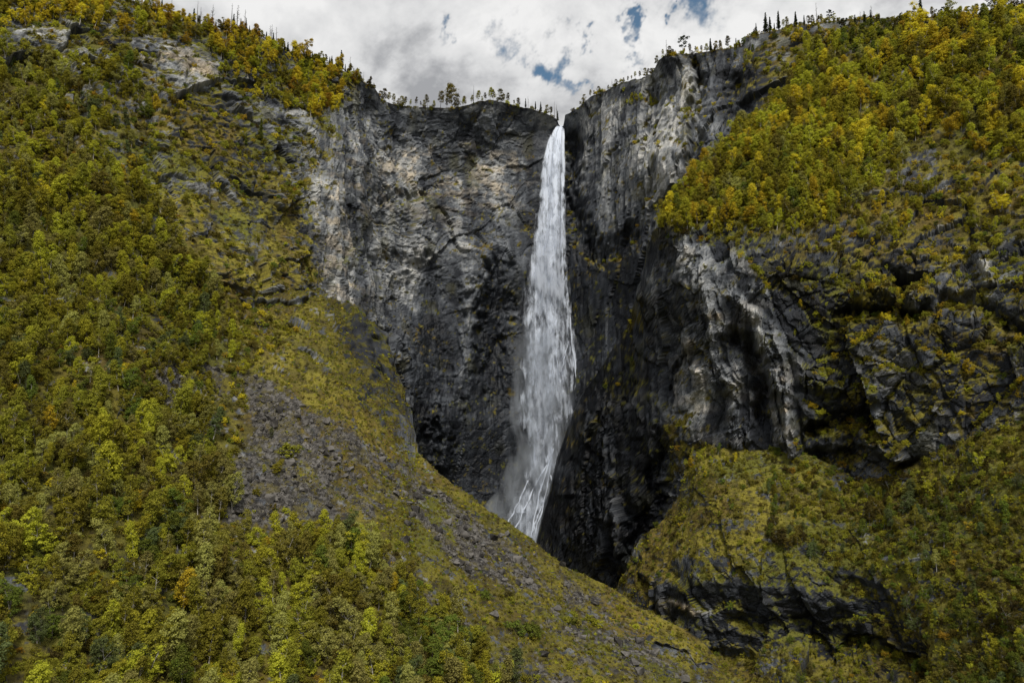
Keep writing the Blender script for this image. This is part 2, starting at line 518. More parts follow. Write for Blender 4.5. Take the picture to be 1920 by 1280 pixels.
def A_disp(px, py, base, arc):
    d_r = rock_disp(base, arc, 11, dip=-0.10, aniso=0.85)
    t1 = TONE[0]
    d_v = rock_disp(base, arc, 61, dip=0.0, aniso=1.9, beds=0.0, amp=0.5)
    vert = np.clip(poly(px, py, [(1058, 100), (1800, -50), (1800, 1400), (1058, 1400)], 8) + 0.8 * poly(px, py, [(580, 200), (700, 180), (720, 600), (580, 600)], 25)
                   + 0.6 * poly(px, py, [(740, 520), (1060, 470), (1060, 1100), (740, 1100)], 40), 0, 1)
    wall = poly(px, py, [(700, 150), (1060, 150), (1060, 620), (700, 620)], 30)
    wv = base[..., 2] - 0.12 * arc + 6 * fbm(base, 22, 3, 91)
    q = wv / 3.1 + 0.6 * fbm(base, 5, 2, 95)
    fr = q - np.floor(q)
    thin = (sstep(fr, 0.0, 0.3) * (1 - fr) - 0.35) * hash01(np.floor(q).astype(np.int64), np.floor(arc / 23).astype(np.int64), np.zeros(q.shape, np.int64), 97)
    d_r = d_r * (1 - 0.50 * wall) + 1.0 * thin * wall * sstep(fbm(base, 20, 2, 99), -0.35, 0.2)
    d_r = d_r * (1 - vert) + d_v * vert
    sky_y = np.interp(px, [a_ for a_, _ in A_SIL], [b_ for _, b_ in A_SIL])
    d_r = d_r * (0.30 + 0.70 * sstep(py - sky_y, 2, 26 + 44 * wall))
    TONE[0] = t1 * (1 - vert) + TONE[0] * vert
    d_s = soft_disp(base, 40)
    cliff = np.clip(poly(px, py, [(600, 120), (700, 160), (1760, 0), (1760, 1400), (500, 1400), (560, 560), (590, 400), (560, 260)], 30)
                    + 0.75 * poly(px, py, [(0, 60), (250, 70), (620, 170), (600, 340), (300, 250), (0, 130)], 25)
                    + 0.7 * poly(px, py, [(250, 270), (420, 300), (600, 340), (600, 420), (480, 400), (240, 310)], 15)
                    + 0.8 * poly(px, py, [(380, 520), (560, 480), (620, 580), (420, 560)], 15), 0, 1)
    d = d_s * (1 - cliff) + d_r * (0.35 + 0.65 * cliff)
    near_water = np.maximum(brush(px, py, WATER_LINE, 110), 0.75 * poly(px, py, [(770, 560), (1060, 480), (1230, 470), (1200, 1300), (700, 1300)], 50))
    d = d * (1 - 0.6 * near_water)
    # vertical ribs and recesses on the back and right walls
    push = 7 * brush(px, py, [(905, 480), (885, 600), (850, 760), (830, 860)], 34)
    push -= 6 * brush(px, py, [(800, 520), (800, 640), (790, 850)], 50)
    push -= 8 * brush(px, py, [(930, 500), (930, 760)], 45)
    push -= 5 * brush(px, py, [(700, 480), (760, 500), (800, 480)], 22)
    push -= 4 * brush(px, py, [(730, 375), (790, 365), (820, 350)], 14)
    push += 6 * brush(px, py, [(640, 180), (640, 340), (620, 520)], 90)
    push += 8 * brush(px, py, [(1270, 130), (1265, 330), (1250, 420)], 40)
    push -= 7 * brush(px, py, [(1312, 140), (1305, 300)], 22)
    push -= 9 * brush(px, py, [(1380, 160), (1390, 260)], 40)
    push -= 5 * brush(px, py, [(1225, 170), (1222, 380)], 14)
    push -= 10 * brush(px, py, [(1072, 260), (1075, 420), (1120, 480), (1190, 440)], 30)
    # undercuts on the upper left
    push -= 5 * brush(px, py, [(420, 195), (455, 205)], 14)
    push -= 4 * brush(px, py, [(520, 235), (550, 240)], 12)
    push -= 4 * brush(px, py, [(210, 97), (280, 125)], 9)
    push -= 6 * brush(px, py, [(400, 545), (480, 560), (560, 575)], 14)
    push -= 4 * brush(px, py, [(20, 200), (60, 205)], 14)
    push -= 3.5 * brush(px, py, [(250, 275), (330, 285), (420, 335), (540, 385)], 10)
    # the brook's notch in the rim
    push -= 0
    return d, push * (0.85 + 0.7 * fbm(base * np.array([1.0, 1.0, 0.35]), 6, 3, 909))

def A_attr(px, py, P, N, arc):
    nz = N[..., 2]
    nz_ = np.abs(nz)
    n1 = fbm(P, 22, 3, 71)
    left = poly(px, py, [(-500, -300), (720, -300), (690, 170), (640, 210), (600, 320), (590, 480), (520, 900), (-500, 900)], 25)
    veg = left * np.clip(0.42 + 0.8 * sstep(nz, 0.15, 0.55) + 0.40 * n1 - 0.45 * sstep(nz, 0.12, -0.15), 0, 1)
    veg = np.maximum(veg, 0.75 * poly(px, py, [(330, 350), (580, 400), (600, 560), (420, 600), (300, 480)], 20) * sstep(nz, 0.2, 0.5))
    veg = veg * (1 - 0.85 * poly(px, py, [(160, 70), (280, 85), (410, 110), (400, 160), (330, 165), (240, 120)], 14))
    veg = veg * (1 - 0.85 * poly(px, py, [(0, 50), (80, 50), (90, 90), (20, 100), (0, 90)], 12))
    veg = veg * (1 - 0.8 * poly(px, py, [(410, 170), (560, 190), (610, 280), (520, 260), (430, 220)], 14))
    right_top = poly(px, py, [(1300, 60), (1800, 0), (1800, 300), (1420, 200), (1360, 130)], 20)
    veg = np.maximum(veg, right_top * sstep(nz, 0.1, 0.5) * 0.8)
    rim = sstep(nz, 0.55, 0.8)
    veg = np.maximum(veg, rim * 0.85 * (py < 500))
    wet_dark = np.clip(0.9 * brush(px, py, WATER_LINE[2:], 120) + poly(px, py, [(790, 600), (850, 560), (950, 480), (1000, 420), (1080, 440), (1220, 460), (1220, 700), (1100, 1300), (760, 1300), (770, 700)], 60)
                  + 0.7 * brush(px, py, [(1068, 230), (1072, 440)], 24) + 0.5 * brush(px, py, [(800, 500), (800, 700)], 30) + 0.6 * brush(px, py, [(905, 420), (930, 560)], 40), 0, 1)
    wet_dark = np.maximum(wet_dark, 0.55 * poly(px, py, [(700, 205), (860, 215), (1040, 240), (1030, 290), (880, 265), (720, 262)], 14))
    wet_dark = wet_dark * (1 - 0.75 * brush(px, py, [(900, 500), (880, 620), (855, 760)], 24))
    wet_dark = np.maximum(wet_dark, 0.6 * poly(px, py, [(1330, 120), (1500, 130), (1400, 280), (1300, 330)], 25))
    pale = 0.45 * poly(px, py, [(600, 180), (700, 190), (760, 340), (740, 600), (600, 560), (560, 320)], 30) \
        + 0.30 * poly(px, py, [(690, 260), (1010, 300), (990, 480), (900, 560), (700, 560)], 40) \
        + 0.5 * poly(px, py, [(1240, 140), (1320, 150), (1330, 260), (1290, 340), (1240, 330)], 20) \
        + 0.4 * poly(px, py, [(1090, 220), (1220, 200), (1220, 400), (1100, 430)], 30) \
        + 0.35 * poly(px, py, [(240, 100), (410, 125), (410, 165), (320, 170)], 14) \
        + 0.4 * poly(px, py, [(0, 55), (75, 55), (85, 90), (10, 95)], 12) \
        + 0.1 * poly(px, py, [(430, 180), (560, 200), (620, 320), (560, 330)], 20) - 0.25 * poly(px, py, [(200, 200), (420, 200), (590, 340), (590, 560), (300, 480)], 25) \
        + 0.2 * poly(px, py, [(850, 560), (910, 520), (880, 720), (840, 740)], 25)
    tan = 0.06 + 0.35 * poly(px, py, [(690, 260), (1010, 270), (1010, 400), (700, 400)], 40) + 0.35 * poly(px, py, [(600, 250), (690, 250), (690, 560), (600, 560)], 25) \
        + 0.5 * poly(px, py, [(180, 80), (400, 110), (400, 160), (200, 120)], 15)
    strip = poly(px, py, [(250, 300), (420, 350), (590, 410), (620, 560), (420, 600), (330, 470)], 25)
    return dict(veg=np.maximum(veg, strip * np.clip(0.75 + 0.4 * n1 - 0.5 * sstep(nz, 0.15, -0.1), 0, 1)), lush=0.55 * strip, wet_dark=wet_dark, pale=pale, tan=np.clip(tan * (1 - wet_dark), 0, 1))

build_layer('cliff', A_PX, A_SIL, A_BOT, 400, A_CTRL, ([1.5, 4, 8, 15, 30, 60, 120, 240, 480], 0.06), A_disp, A_attr)

# ---- right buttress
R_SIL = [(940, 1330), (980, 1150), (1010, 1000), (1035, 900), (1050, 850), (1070, 790), (1090, 740), (1130, 682), (1180, 602), (1205, 520), (1214, 460),
         (1224, 432), (1245, 405), (1290, 350), (1330, 305), (1380, 256), (1440, 196), (1500, 130), (1540, 84), (1570, 48), (1620, 38), (1700, 40), (1800, 34), (1920, 22), (2300, -20)]
R_BOT = [(940, 1345), (1000, 1345), (1160, 1340), (1400, 1250), (1700, 1150), (2300, 1100)]
R_CTRL = [(940, 1330, 470), (1010, 1000, 462), (1050, 850, 452), (1090, 740, 440), (1180, 602, 400), (1214, 460, 366), (1224, 432, 356), (1245, 405, 356),
          (1330, 305, 372), (1440, 196, 392), (1540, 84, 405), (1620, 38, 405), (1920, 22, 360), (2300, -20, 300), (1100, 1000, 420), (1160, 800, 398), (1160, 1340, 400), (1250, 560, 345), (1250, 800, 352), (1250, 1000, 360),
          (1350, 480, 322), (1350, 700, 325), (1350, 850, 330), (1400, 400, 330), (1500, 300, 345), (1500, 500, 308), (1500, 700, 312), (1500, 880, 318), (1500, 1250, 318), (1700, 200, 355), (1700, 400, 312),
          (1700, 600, 288), (1700, 900, 290), (1920, 200, 320), (1920, 400, 285), (1920, 600, 265), (1920, 850, 262), (2300, 400, 240), (2300, 900, 220), (2300, 1100, 215), (1400, 1250, 340)]
R_PX = np.concatenate([np.arange(940, 1200, 2.5), np.arange(1200, 1930, 2.1), np.arange(1930, 2120, 4), np.arange(2120, 2300, 20)])

def R_disp(px, py, base, arc):
    d_r = rock_disp(base, arc, 211, dip=0.06, aniso=1.0, beds=0.25)
    t1 = TONE[0]
    d_v = rock_disp(base, arc, 261, dip=0.0, aniso=2.0, beds=0.0, amp=0.55)
    vert = poly(px, py, [(1180, 440), (1290, 440), (1400, 540), (1500, 680), (1520, 880), (1180, 900), (1000, 1300), (900, 1300), (1090, 700)], 25)
    d_r = d_r * (1 - 0.6 * vert) + d_v * 0.6 * vert
    TONE[0] = t1 * (1 - 0.6 * vert) + TONE[0] * 0.6 * vert
    d_s = soft_disp(base, 140)
    treed = poly(px, py, [(1225, 430), (1300, 330), (1500, 100), (1560, 30), (2300, -60), (2300, 440), (1900, 440), (1700, 440), (1500, 460), (1350, 470)], 40)
    d = d_r * (1 - 0.55 * treed) + d_s * 0.8 * treed
    brow = np.interp(px, [a_ for a_, _ in R_SIL], [b_ for _, b_ in R_SIL])
    d = d * np.where(px < 1235, 0.22 + 0.78 * sstep(py - brow, 5, 130), 1.0)
    push = 0 * px
    # grey ribs either side of the cave, cave and overhangs
    push += 5 * brush(px, py, [(1262, 440), (1300, 520), (1330, 620), (1318, 700)], 46)
    push += 5 * brush(px, py, [(1370, 560), (1415, 600), (1450, 660), (1475, 740), (1480, 820), (1500, 850)], 26)
    push += 5 * brush(px, py, [(1380, 700), (1392, 820)], 26)
    push -= 15 * brush(px, py, [(1375, 628), (1405, 640), (1425, 700), (1440, 780)], 22)
    push -= 4 * brush(px, py, [(1240, 440), (1256, 560), (1262, 660)], 24)
    push -= 8 * brush(px, py, [(1250, 720), (1270, 690), (1290, 670)], 16)
    push -= 10 * brush(px, py, [(1570, 592), (1640, 582), (1730, 592)], 16)
    push += 5 * brush(px, py, [(1560, 560), (1640, 545), (1740, 556)], 24)
    push += 5 * brush(px, py, [(1830, 480), (1850, 540)], 22)
    push -= 8 * brush(px, py, [(1770, 560), (1830, 570), (1920, 620)], 20)
    push += 6 * brush(px, py, [(1520, 700), (1570, 740), (1640, 745)], 34)
    push -= 14 * brush(px, py, [(1540, 800), (1590, 792), (1640, 800)], 24)
    push += 7 * brush(px, py, [(1580, 770), (1630, 830), (1680, 858), (1700, 850)], 20)
    push -= 8 * brush(px, py, [(1530, 860), (1590, 850)], 30)
    push -= 9 * brush(px, py, [(1680, 880), (1720, 870)], 18)
    push -= 6 * brush(px, py, [(1660, 500), (1720, 520)], 20)
    # gully in the dark lower rocks by the fall
    push -= 10 * brush(px, py, [(1240, 820), (1230, 940), (1180, 1080)], 30)
    push += 6 * brush(px, py, [(1130, 760), (1120, 900), (1090, 1000)], 45)
    push = push * np.clip(1 + 0.75 * TONE[0], 0.3, 1.8)
    return d, push * (0.85 + 0.7 * fbm(base * np.array([1.0, 1.0, 0.35]), 6, 3, 909))

def R_attr(px, py, P, N, arc):
    nz = N[..., 2]
    n1 = fbm(P, 18, 3, 271)
    veg_top = poly(px, py, [(1225, 430), (1300, 330), (1500, 100), (1560, 20), (2300, -80), (2300, 420), (1900, 460), (1700, 430), (1560, 430), (1400, 470)], 30)
    veg = np.clip(veg_top * (0.40 + 0.7 * sstep(nz, 0.1, 0.5) + 0.4 * n1), 0, 1)
    veg = np.maximum(veg, sstep(nz, 0.38, 0.65) * 0.75 * poly(px, py, [(1330, 440), (2300, 400), (2300, 1300), (1280, 1300), (1270, 860), (1380, 830), (1550, 700)], 40))
    veg = np.maximum(veg, poly(px, py, [(1720, 640), (2300, 560), (2300, 1300), (1700, 1300), (1700, 900), (1780, 800)], 40) * np.clip(0.25 + 0.6 * sstep(nz, 0.1, 0.5) + 0.5 * n1, 0, 0.9))
    veg = np.maximum(veg, poly(px, py, [(1400, 450), (2300, 430), (2300, 900), (1560, 860), (1520, 640)], 40) * np.clip(0.04 + 0.75 * sstep(nz, 0.12, 0.45) + 0.50 * n1, 0, 0.9))
    veg = np.maximum(veg, 0.5 * poly(px, py, [(1180, 560), (1210, 560), (1200, 760), (1110, 720)], 20) * sstep(n1, -0.1, 0.3))
    veg = np.maximum(veg, 0.55 * poly(px, py, [(1240, 760), (1330, 780), (1340, 860), (1260, 900)], 20))
    veg *= (1 - 0.9 * poly(px, py, [(1300, 480), (1400, 560), (1480, 660), (1500, 830), (1330, 830), (1270, 560)], 14))
    veg *= (1 - 0.55 * poly(px, py, [(1690, 280), (1760, 280), (1780, 340), (1700, 350)], 14))
    veg *= (1 - 0.7 * poly(px, py, [(1640, 100), (1760, 80), (1740, 150), (1660, 170)], 14))
    wet_dark = np.clip(poly(px, py, [(900, 1400), (1000, 900), (1090, 700), (1180, 590), (1215, 640), (1220, 780), (1250, 900), (1240, 1400)], 30)
                  + 0.75 * poly(px, py, [(1480, 560), (1800, 600), (1760, 820), (1500, 860)], 40) + 0.7 * poly(px, py, [(1500, 780), (1720, 800), (1720, 940), (1500, 940)], 25)
                  + 0.65 * poly(px, py, [(1360, 450), (1780, 450), (1780, 640), (1480, 640)], 40), 0, 1)  # beyond the fall-side rock, outlines that set the middle face darker
    pale = 0.72 * brush(px, py, [(1268, 440), (1300, 520), (1332, 620), (1305, 720), (1300, 800)], 40) \
        + 0.75 * brush(px, py, [(1370, 545), (1415, 600), (1450, 660), (1475, 740), (1480, 820)], 26) \
        + 0.5 * brush(px, py, [(1380, 690), (1392, 830)], 32) \
        + 0.5 * brush(px, py, [(1500, 740), (1570, 750), (1620, 820), (1690, 860)], 26) \
        + 0.6 * brush(px, py, [(1825, 480), (1850, 550)], 18) + 0.2 * brush(px, py, [(1690, 300), (1770, 330)], 24) \
        + 0.35 * brush(px, py, [(1570, 606), (1740, 606)], 16) + 0.2 * poly(px, py, [(1210, 450), (1260, 450), (1270, 800), (1200, 700)], 20)
    pale = pale - 0.34
    tan = 0.15 + 0.8 * brush(px, py, [(1310, 540), (1330, 630), (1310, 680)], 34) + 0.5 * brush(px, py, [(1460, 700), (1475, 790)], 16) + 0.7 * brush(px, py, [(1040, 945), (1120, 870)], 10) + 0.6 * brush(px, py, [(1030, 975), (1100, 965)], 8)
    return dict(veg=veg, wet_dark=wet_dark, pale=pale, blocky=1.0, tan=np.clip(tan, 0, 1))

build_layer('buttress', R_PX, R_SIL, R_BOT, 380, R_CTRL, ([1.5, 4, 9, 20, 40, 80, 160, 320], 0.02), R_disp, R_attr)

# ---- grassy mound at the buttress foot
M_SIL = [(1120, 1200), (1140, 1150), (1153, 1112), (1164, 1082), (1200, 1014), (1258, 958), (1276, 925), (1286, 880), (1298, 830), (1320, 815), (1350, 832), (1400, 846), (1500, 850), (1560, 880), (1620, 905), (1700, 880), (1800, 830), (1920, 770), (2300, 720)]
M_BOT = [(1120, 1420), (2300, 1500)]
M_CTRL = [(1120, 1200, 345), (1153, 1112, 342), (1200, 1014, 340), (1258, 958, 336), (1300, 830, 338), (1370, 838, 326), (1330, 890, 318), (1500, 850, 312), (1600, 905, 300), (1700, 880, 288), (1920, 770, 262), (2300, 760, 215),
          (1200, 1250, 318), (1300, 1050, 306), (1350, 950, 306), (1400, 1250, 282), (1350, 1150, 294), (1500, 1000, 284), (1500, 1100, 276), (1550, 1200, 276), (1500, 1270, 258), (1700, 1000, 262), (1700, 1150, 246), (1700, 1270, 232), (1920, 1000, 228), (1920, 1150, 206), (1920, 1280, 190),
          (1300, 1420, 262), (1600, 1420, 225), (1920, 1500, 158), (2300, 1500, 125), (2300, 1100, 180)]
M_PX = np.concatenate([np.arange(1120, 1930, 2.4), np.arange(1930, 2120, 4), np.arange(2120, 2300, 20)])

def M_disp(px, py, base, arc):
    rocky = np.clip(poly(px, py, [(1220, 1090), (1400, 1070), (1640, 1110), (1720, 1200), (1720, 1320), (1500, 1280), (1240, 1190)], 25)
                    + 0.5 * poly(px, py, [(1330, 1020), (1500, 1040), (1620, 1100), (1330, 1090)], 15), 0, 1)
    d = soft_disp(base, 340) * 1.0 * (1 - 0.5 * rocky) + rock_disp(base, arc, 311, dip=0.15) * (0.18 + 0.5 * rocky)
    push = -7.5 * brush(px, py, [(1240, 1150), (1330, 1160), (1430, 1165), (1530, 1170), (1600, 1200)], 26)
    push += 3.5 * brush(px, py, [(1230, 1100), (1350, 1095), (1500, 1110), (1620, 1140), (1700, 1190)], 26)
    push -= 11 * brush(px, py, [(1575, 1222), (1640, 1215), (1700, 1240), (1745, 1262)], 20)
    push -= 8 * brush(px, py, [(1330, 1215), (1400, 1235)], 18)
    push += 3 * brush(px, py, [(1270, 1140), (1330, 1145)], 12)
    push -= 5 * brush(px, py, [(1215, 1000), (1190, 1060), (1210, 1110)], 12)
    push *= np.clip(0.7 + 1.5 * fbm(base, 15, 2, 333), 0.1, 1.6)
    return d, push * (0.85 + 0.7 * fbm(base * np.array([1.0, 1.0, 0.35]), 6, 3, 909))

def M_attr(px, py, P, N, arc):
    nz = N[..., 2]
    n1 = fbm(P, 14, 3, 371)
    rocky = poly(px, py, [(1225, 1095), (1400, 1085), (1600, 1110), (1660, 1170), (1760, 1260), (1720, 1290), (1560, 1230), (1240, 1190)], 20)
    veg = np.clip(0.85 + 0.3 * n1 - 0.75 * rocky + 0.55 * sstep(nz, 0.25, 0.55) * rocky - 0.45 * sstep(nz, 0.25, 0.05), 0, 1)
    pale = 0.9 * brush(px, py, [(1270, 1135), (1330, 1145)], 14) - 0.15 * rocky + 0.4 * brush(px, py, [(1780, 1150), (1800, 1260)], 18)
    return dict(veg=veg, lush=0.20 - 0.35 * sstep(px, 1450, 1600), wet_dark=np.clip(rocky * 1.1 + 0.35, 0, 1) * (1 - np.clip(pale, 0, 1)), pale=pale - 0.1, tan=0.1 + 0.8 * brush(px, py, [(1270, 1140), (1300, 1145)], 18))  # mound darkened: shade of the lower right corner put into its colour

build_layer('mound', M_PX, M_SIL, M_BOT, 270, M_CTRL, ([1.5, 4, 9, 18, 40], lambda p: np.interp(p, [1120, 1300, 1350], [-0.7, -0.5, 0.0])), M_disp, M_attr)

# ---- near left hillside: forest, grass ridge and scree fan
L_SIL = [(-400, 250), (0, 335), (250, 345), (330, 430), (400, 545), (470, 556), (560, 552), (640, 556), (672, 572), (696, 596), (720, 632), (742, 668), (756, 700), (764, 740), (770, 800), (777, 852),
         (830, 890), (880, 924), (930, 962), (1000, 1010), (1060, 1056), (1105, 1082), (1150, 1104), (1200, 1140), (1260, 1172), (1310, 1196), (1335, 1218), (1360, 1252), (1400, 1282), (1500, 1340)]
L_BOT = [(-400, 1500), (1500, 1520)]
L_CTRL = [(-400, 250, 225), (-400, 800, 150), (-400, 1500, 85), (0, 335, 262), (0, 600, 222), (0, 800, 190), (0, 1050, 156), (0, 1280, 130), (0, 1500, 112), (250, 345, 294), (330, 430, 300), (400, 545, 306), (250, 700, 232), (250, 1000, 188), (250, 1280, 148),
          (470, 556, 322), (560, 552, 338), (640, 556, 348), (696, 596, 350), (742, 668, 344), (764, 740, 334), (777, 852, 310), (420, 760, 262), (420, 1000, 212), (420, 1280, 162), (600, 640, 318), (600, 760, 290), (650, 800, 288), (700, 760, 312), (600, 900, 252), (600, 1080, 214), (600, 1280, 174),
          (800, 1000, 256), (800, 1150, 218), (800, 1280, 190), (930, 962, 296), (1060, 1056, 290), (1150, 1104, 286), (1310, 1196, 272), (1360, 1252, 262), (1000, 1150, 246), (1000, 1280, 212), (1180, 1240, 242), (1250, 1400, 210), (1500, 1340, 235), (1500, 1520, 190), (1000, 1500, 158), (600, 1500, 138)]
L_PX = np.concatenate([np.arange(-400, -180, 20), np.arange(-180, -20, 5), np.arange(-20, 1400, 2.8), np.arange(1400, 1501, 10)])

SCREE = [
    [(455, 700), (510, 730), (570, 770), (640, 790), (720, 850), (790, 890), (900, 968), (1000, 1040), (1090, 1092), (1150, 1125), (1100, 1135), (980, 1110), (880, 1080), (800, 1010), (740, 960), (690, 985), (640, 965), (560, 1005), (430, 985), (400, 900), (440, 860), (480, 800)],
    [(285, 680), (330, 690), (370, 760), (330, 790), (300, 740)],
    [(360, 670), (410, 690), (420, 740), (380, 720)],
    [(690, 1010), (740, 1050), (800, 1110), (880, 1150), (880, 1170), (780, 1160), (700, 1060)],
    [(900, 1180), (960, 1210), (1030, 1260), (1100, 1290), (960, 1290), (930, 1230)],
    [(1060, 1110), (1150, 1150), (1250, 1230), (1330, 1275), (1200, 1290), (1050, 1230), (1010, 1170)],
]
SCREE_W = [0.90, 0.9, 0.9, 0.95, 0.62, 0.50]

def L_scree(px, py):
    s = 0 * px
    for p_, w in zip(SCREE, SCREE_W):
        s = np.maximum(s, w * poly(px, py, p_, 16))
    return s

def L_disp(px, py, base, arc):
    ridge = poly(px, py, [(400, 530), (700, 560), (790, 860), (700, 800), (560, 720), (450, 640)], 30)
    edge = poly(px, py, [(620, 560), (680, 560), (780, 700), (790, 880), (740, 840), (700, 720)], 25)
    d = soft_disp(base, 440) * (0.55 + 0.5 * ridge) + 0.45 * rock_disp(base, arc, 411, dip=0.3, amp=1.0) * np.clip(0.28 + 0.6 * ridge + 1.3 * edge, 0, 1.7)
    scr = L_scree(px, py)
    h, c, _ = facets(arc + fbm(base, 3, 2, 3), base[..., 2] * 1.6 + fbm(base, 3, 2, 8), 1.9, 1.5, 97)
    d = d + scr * (0.35 * h - 0.3 * c)
    push = -5 * brush(px, py, [(400, 552), (500, 570), (580, 568)], 10)
    push -= 4 * brush(px, py, [(700, 640), (712, 720)], 12)
    push -= 3 * brush(px, py, [(560, 660), (600, 690)], 12)
    push += 2 * brush(px, py, [(1300, 1230), (1350, 1260)], 12)
    push -= 4 * brush(px, py, [(1230, 1215), (1330, 1240)], 10)
    return d, push * (0.85 + 0.7 * fbm(base * np.array([1.0, 1.0, 0.35]), 6, 3, 909))

def L_attr(px, py, P, N, arc):
    nz = N[..., 2]
    n1 = fbm(P, 12, 3, 471)
    n2 = fbm(P, 4, 2, 475)
    scr = L_scree(px, py)
    # tongues of bare stone run down the fall line with moss between them
    run = fbm(np.stack([(px - 0.85 * py) / 16.0, (px + py) / 150.0, 0 * px], -1), 1.0, 3, 481)
    patch = sstep(run + 0.45 * n1 + 0.35 * n2, -0.10, 0.30)
    scr = scr * (1 - patch * (0.42 + 0.34 * sstep(px, 560, 760)))
    rocky = np.clip(brush(px, py, [(1230, 1215), (1340, 1245)], 14) + 0.8 * sstep(nz, 0.25, 0.0), 0, 1)
    edge = poly(px, py, [(600, 560), (690, 570), (790, 700), (800, 880), (740, 850), (690, 740)], 30)
    veg = np.clip(0.95 + 0.25 * n1 - 0.6 * rocky - 0.3 * sstep(nz, 0.35, 0.1) - edge * (0.42 + 0.6 * n1), 0, 1)
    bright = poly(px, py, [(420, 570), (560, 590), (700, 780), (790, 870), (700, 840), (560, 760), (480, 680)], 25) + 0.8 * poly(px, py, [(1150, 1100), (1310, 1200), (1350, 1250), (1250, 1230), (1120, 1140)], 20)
    return dict(veg=veg, lush=0.5 * bright - 0.28 - 0.35 * edge, scree=scr, pale=0.1 - 0.35 * edge, tan=0.1, wet_dark=0.2 + 0.4 * edge)

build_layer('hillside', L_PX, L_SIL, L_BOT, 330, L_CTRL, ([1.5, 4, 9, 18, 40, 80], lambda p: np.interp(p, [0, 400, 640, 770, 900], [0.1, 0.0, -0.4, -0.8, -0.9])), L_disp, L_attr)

# ---- valley floor, one sheet to the horizon
gv = np.array([(-9000, -9000, -30), (9000, -9000, -30), (9000, 9000, -30), (-9000, 9000, -30)], float)
ground_me = mesh_from_arrays('ground', gv, np.array([[0, 1, 2, 3]]), MAT_TERRAIN)
set_tint(ground_me, np.tile(C3(0.09, 0.08, 0.02), (4, 1)), 0.0)
ground = link('ground', ground_me)
ground['kind'] = 'structure'
#--PART2--
# ------------------------------------------------------------------ materials: plants, stone, water
PALETTE = {                       # base colours of the foliage
    'olive': (0.242, 0.233, 0.031), 'yellow-green': (0.372, 0.360, 0.037), 'golden': (0.540, 0.440, 0.037), 'orange': (0.400, 0.275, 0.034),
    'green': (0.140, 0.172, 0.030), 'blue-green': (0.125, 0.152, 0.056), 'pale green': (0.300, 0.290, 0.080), 'brown': (0.200, 0.175, 0.036),
    'dark green': (0.032, 0.042, 0.018), 'dusky': (0.095, 0.080, 0.024)}

def leaf_material(name, rgb, vary=0.30):
    m = bpy.data.materials.new(name + ' foliage')
    m.use_nodes = True
    nt = m.node_tree
    nt.nodes.clear()
    out = nt.nodes.new('ShaderNodeOutputMaterial')
    geo = nt.nodes.new('ShaderNodeNewGeometry')
    info = nt.nodes.new('ShaderNodeObjectInfo')
    val = math_node(nt, 'ADD', smooth(nt, geo.outputs['Random Per Island'], 0, 1, 1 - vary, 1 + vary * 0.7),
                    smooth(nt, info.outputs['Random'], 0, 1, -0.22, 0.22))
    hsv = node(nt, 'ShaderNodeHueSaturation', ins={'Color': (*rgb, 1.0)})
    nt.links.new(val, hsv.inputs['Value'])
    nt.links.new(smooth(nt, info.outputs['Random'], 0, 1, 0.485, 0.512), hsv.inputs['Hue'])
    dif = nt.nodes.new('ShaderNodeBsdfDiffuse')
    tra = nt.nodes.new('ShaderNodeBsdfTranslucent')
    nt.links.new(hsv.outputs[0], dif.inputs[0])
    nt.links.new(hsv.outputs[0], tra.inputs[0])
    mx = node(nt, 'ShaderNodeMixShader', ins={0: 0.46})
    nt.links.new(dif.outputs[0], mx.inputs[1])
    nt.links.new(tra.outputs[0], mx.inputs[2])
    nt.links.new(mx.outputs[0], out.inputs[0])
    return m

LEAF = {k: leaf_material(k, v) for k, v in PALETTE.items()}

def noise_material(name, c0, c1, scale, rough=0.9):
    m = bpy.data.materials.new(name)
    m.use_nodes = True
    nt = m.node_tree
    b = nt.nodes['Principled BSDF']
    co = nt.nodes.new('ShaderNodeTexCoord').outputs['Object']
    info = nt.nodes.new('ShaderNodeObjectInfo')
    f = math_node(nt, 'ADD', smooth(nt, noise_tex(nt, co, scale, 3, 0.65), 0.3, 0.7), smooth(nt, info.outputs['Random'], 0, 1, -0.6, 0.6))
    nt.links.new(mix_rgb(nt, f, c0, c1), b.inputs['Base Color'])
    b.inputs['Roughness'].default_value = rough
    b.inputs['Specular IOR Level'].default_value = 0.25
    return m

MAT_BARK_PALE = noise_material('birch bark', (0.10, 0.09, 0.075), (0.38, 0.36, 0.33), 3.0)
MAT_BARK_DARK = noise_material('conifer bark', (0.025, 0.02, 0.016), (0.07, 0.055, 0.045), 3.0)
MAT_SNAG = noise_material('weathered dead wood', (0.05, 0.048, 0.046), (0.13, 0.125, 0.12), 2.0)
MAT_STONE = noise_material('scree stone', (0.024, 0.022, 0.020), (0.125, 0.118, 0.110), 1.2)

# ------------------------------------------------------------------ plant shapes
def tube(pts, radii, sides=5):
    V, F = [], []
    pts = [np.asarray(p, float) for p in pts]
    for i, (p, r) in enumerate(zip(pts, radii)):
        d = pts[min(i + 1, len(pts) - 1)] - pts[max(i - 1, 0)]
        d = d / (np.linalg.norm(d) + 1e-9)
        a = np.cross(d, [0.31, 0.95, 0.05])
        a /= np.linalg.norm(a) + 1e-9
        b = np.cross(d, a)
        for k in range(sides):
            t = 2 * math.pi * k / sides
            V.append(p + r * (math.cos(t) * a + math.sin(t) * b))
    for i in range(len(pts) - 1):
        for k in range(sides):
            k2 = (k + 1) % sides
            F.append((i * sides + k, i * sides + k2, (i + 1) * sides + k2, (i + 1) * sides + k))
    return np.array(V), np.array(F)

def join(parts):
    V, F, n = [], [], 0
    for v, f in parts:
        V.append(v)
        F.append(f + n)
        n += len(v)
    return np.concatenate(V), np.concatenate(F)

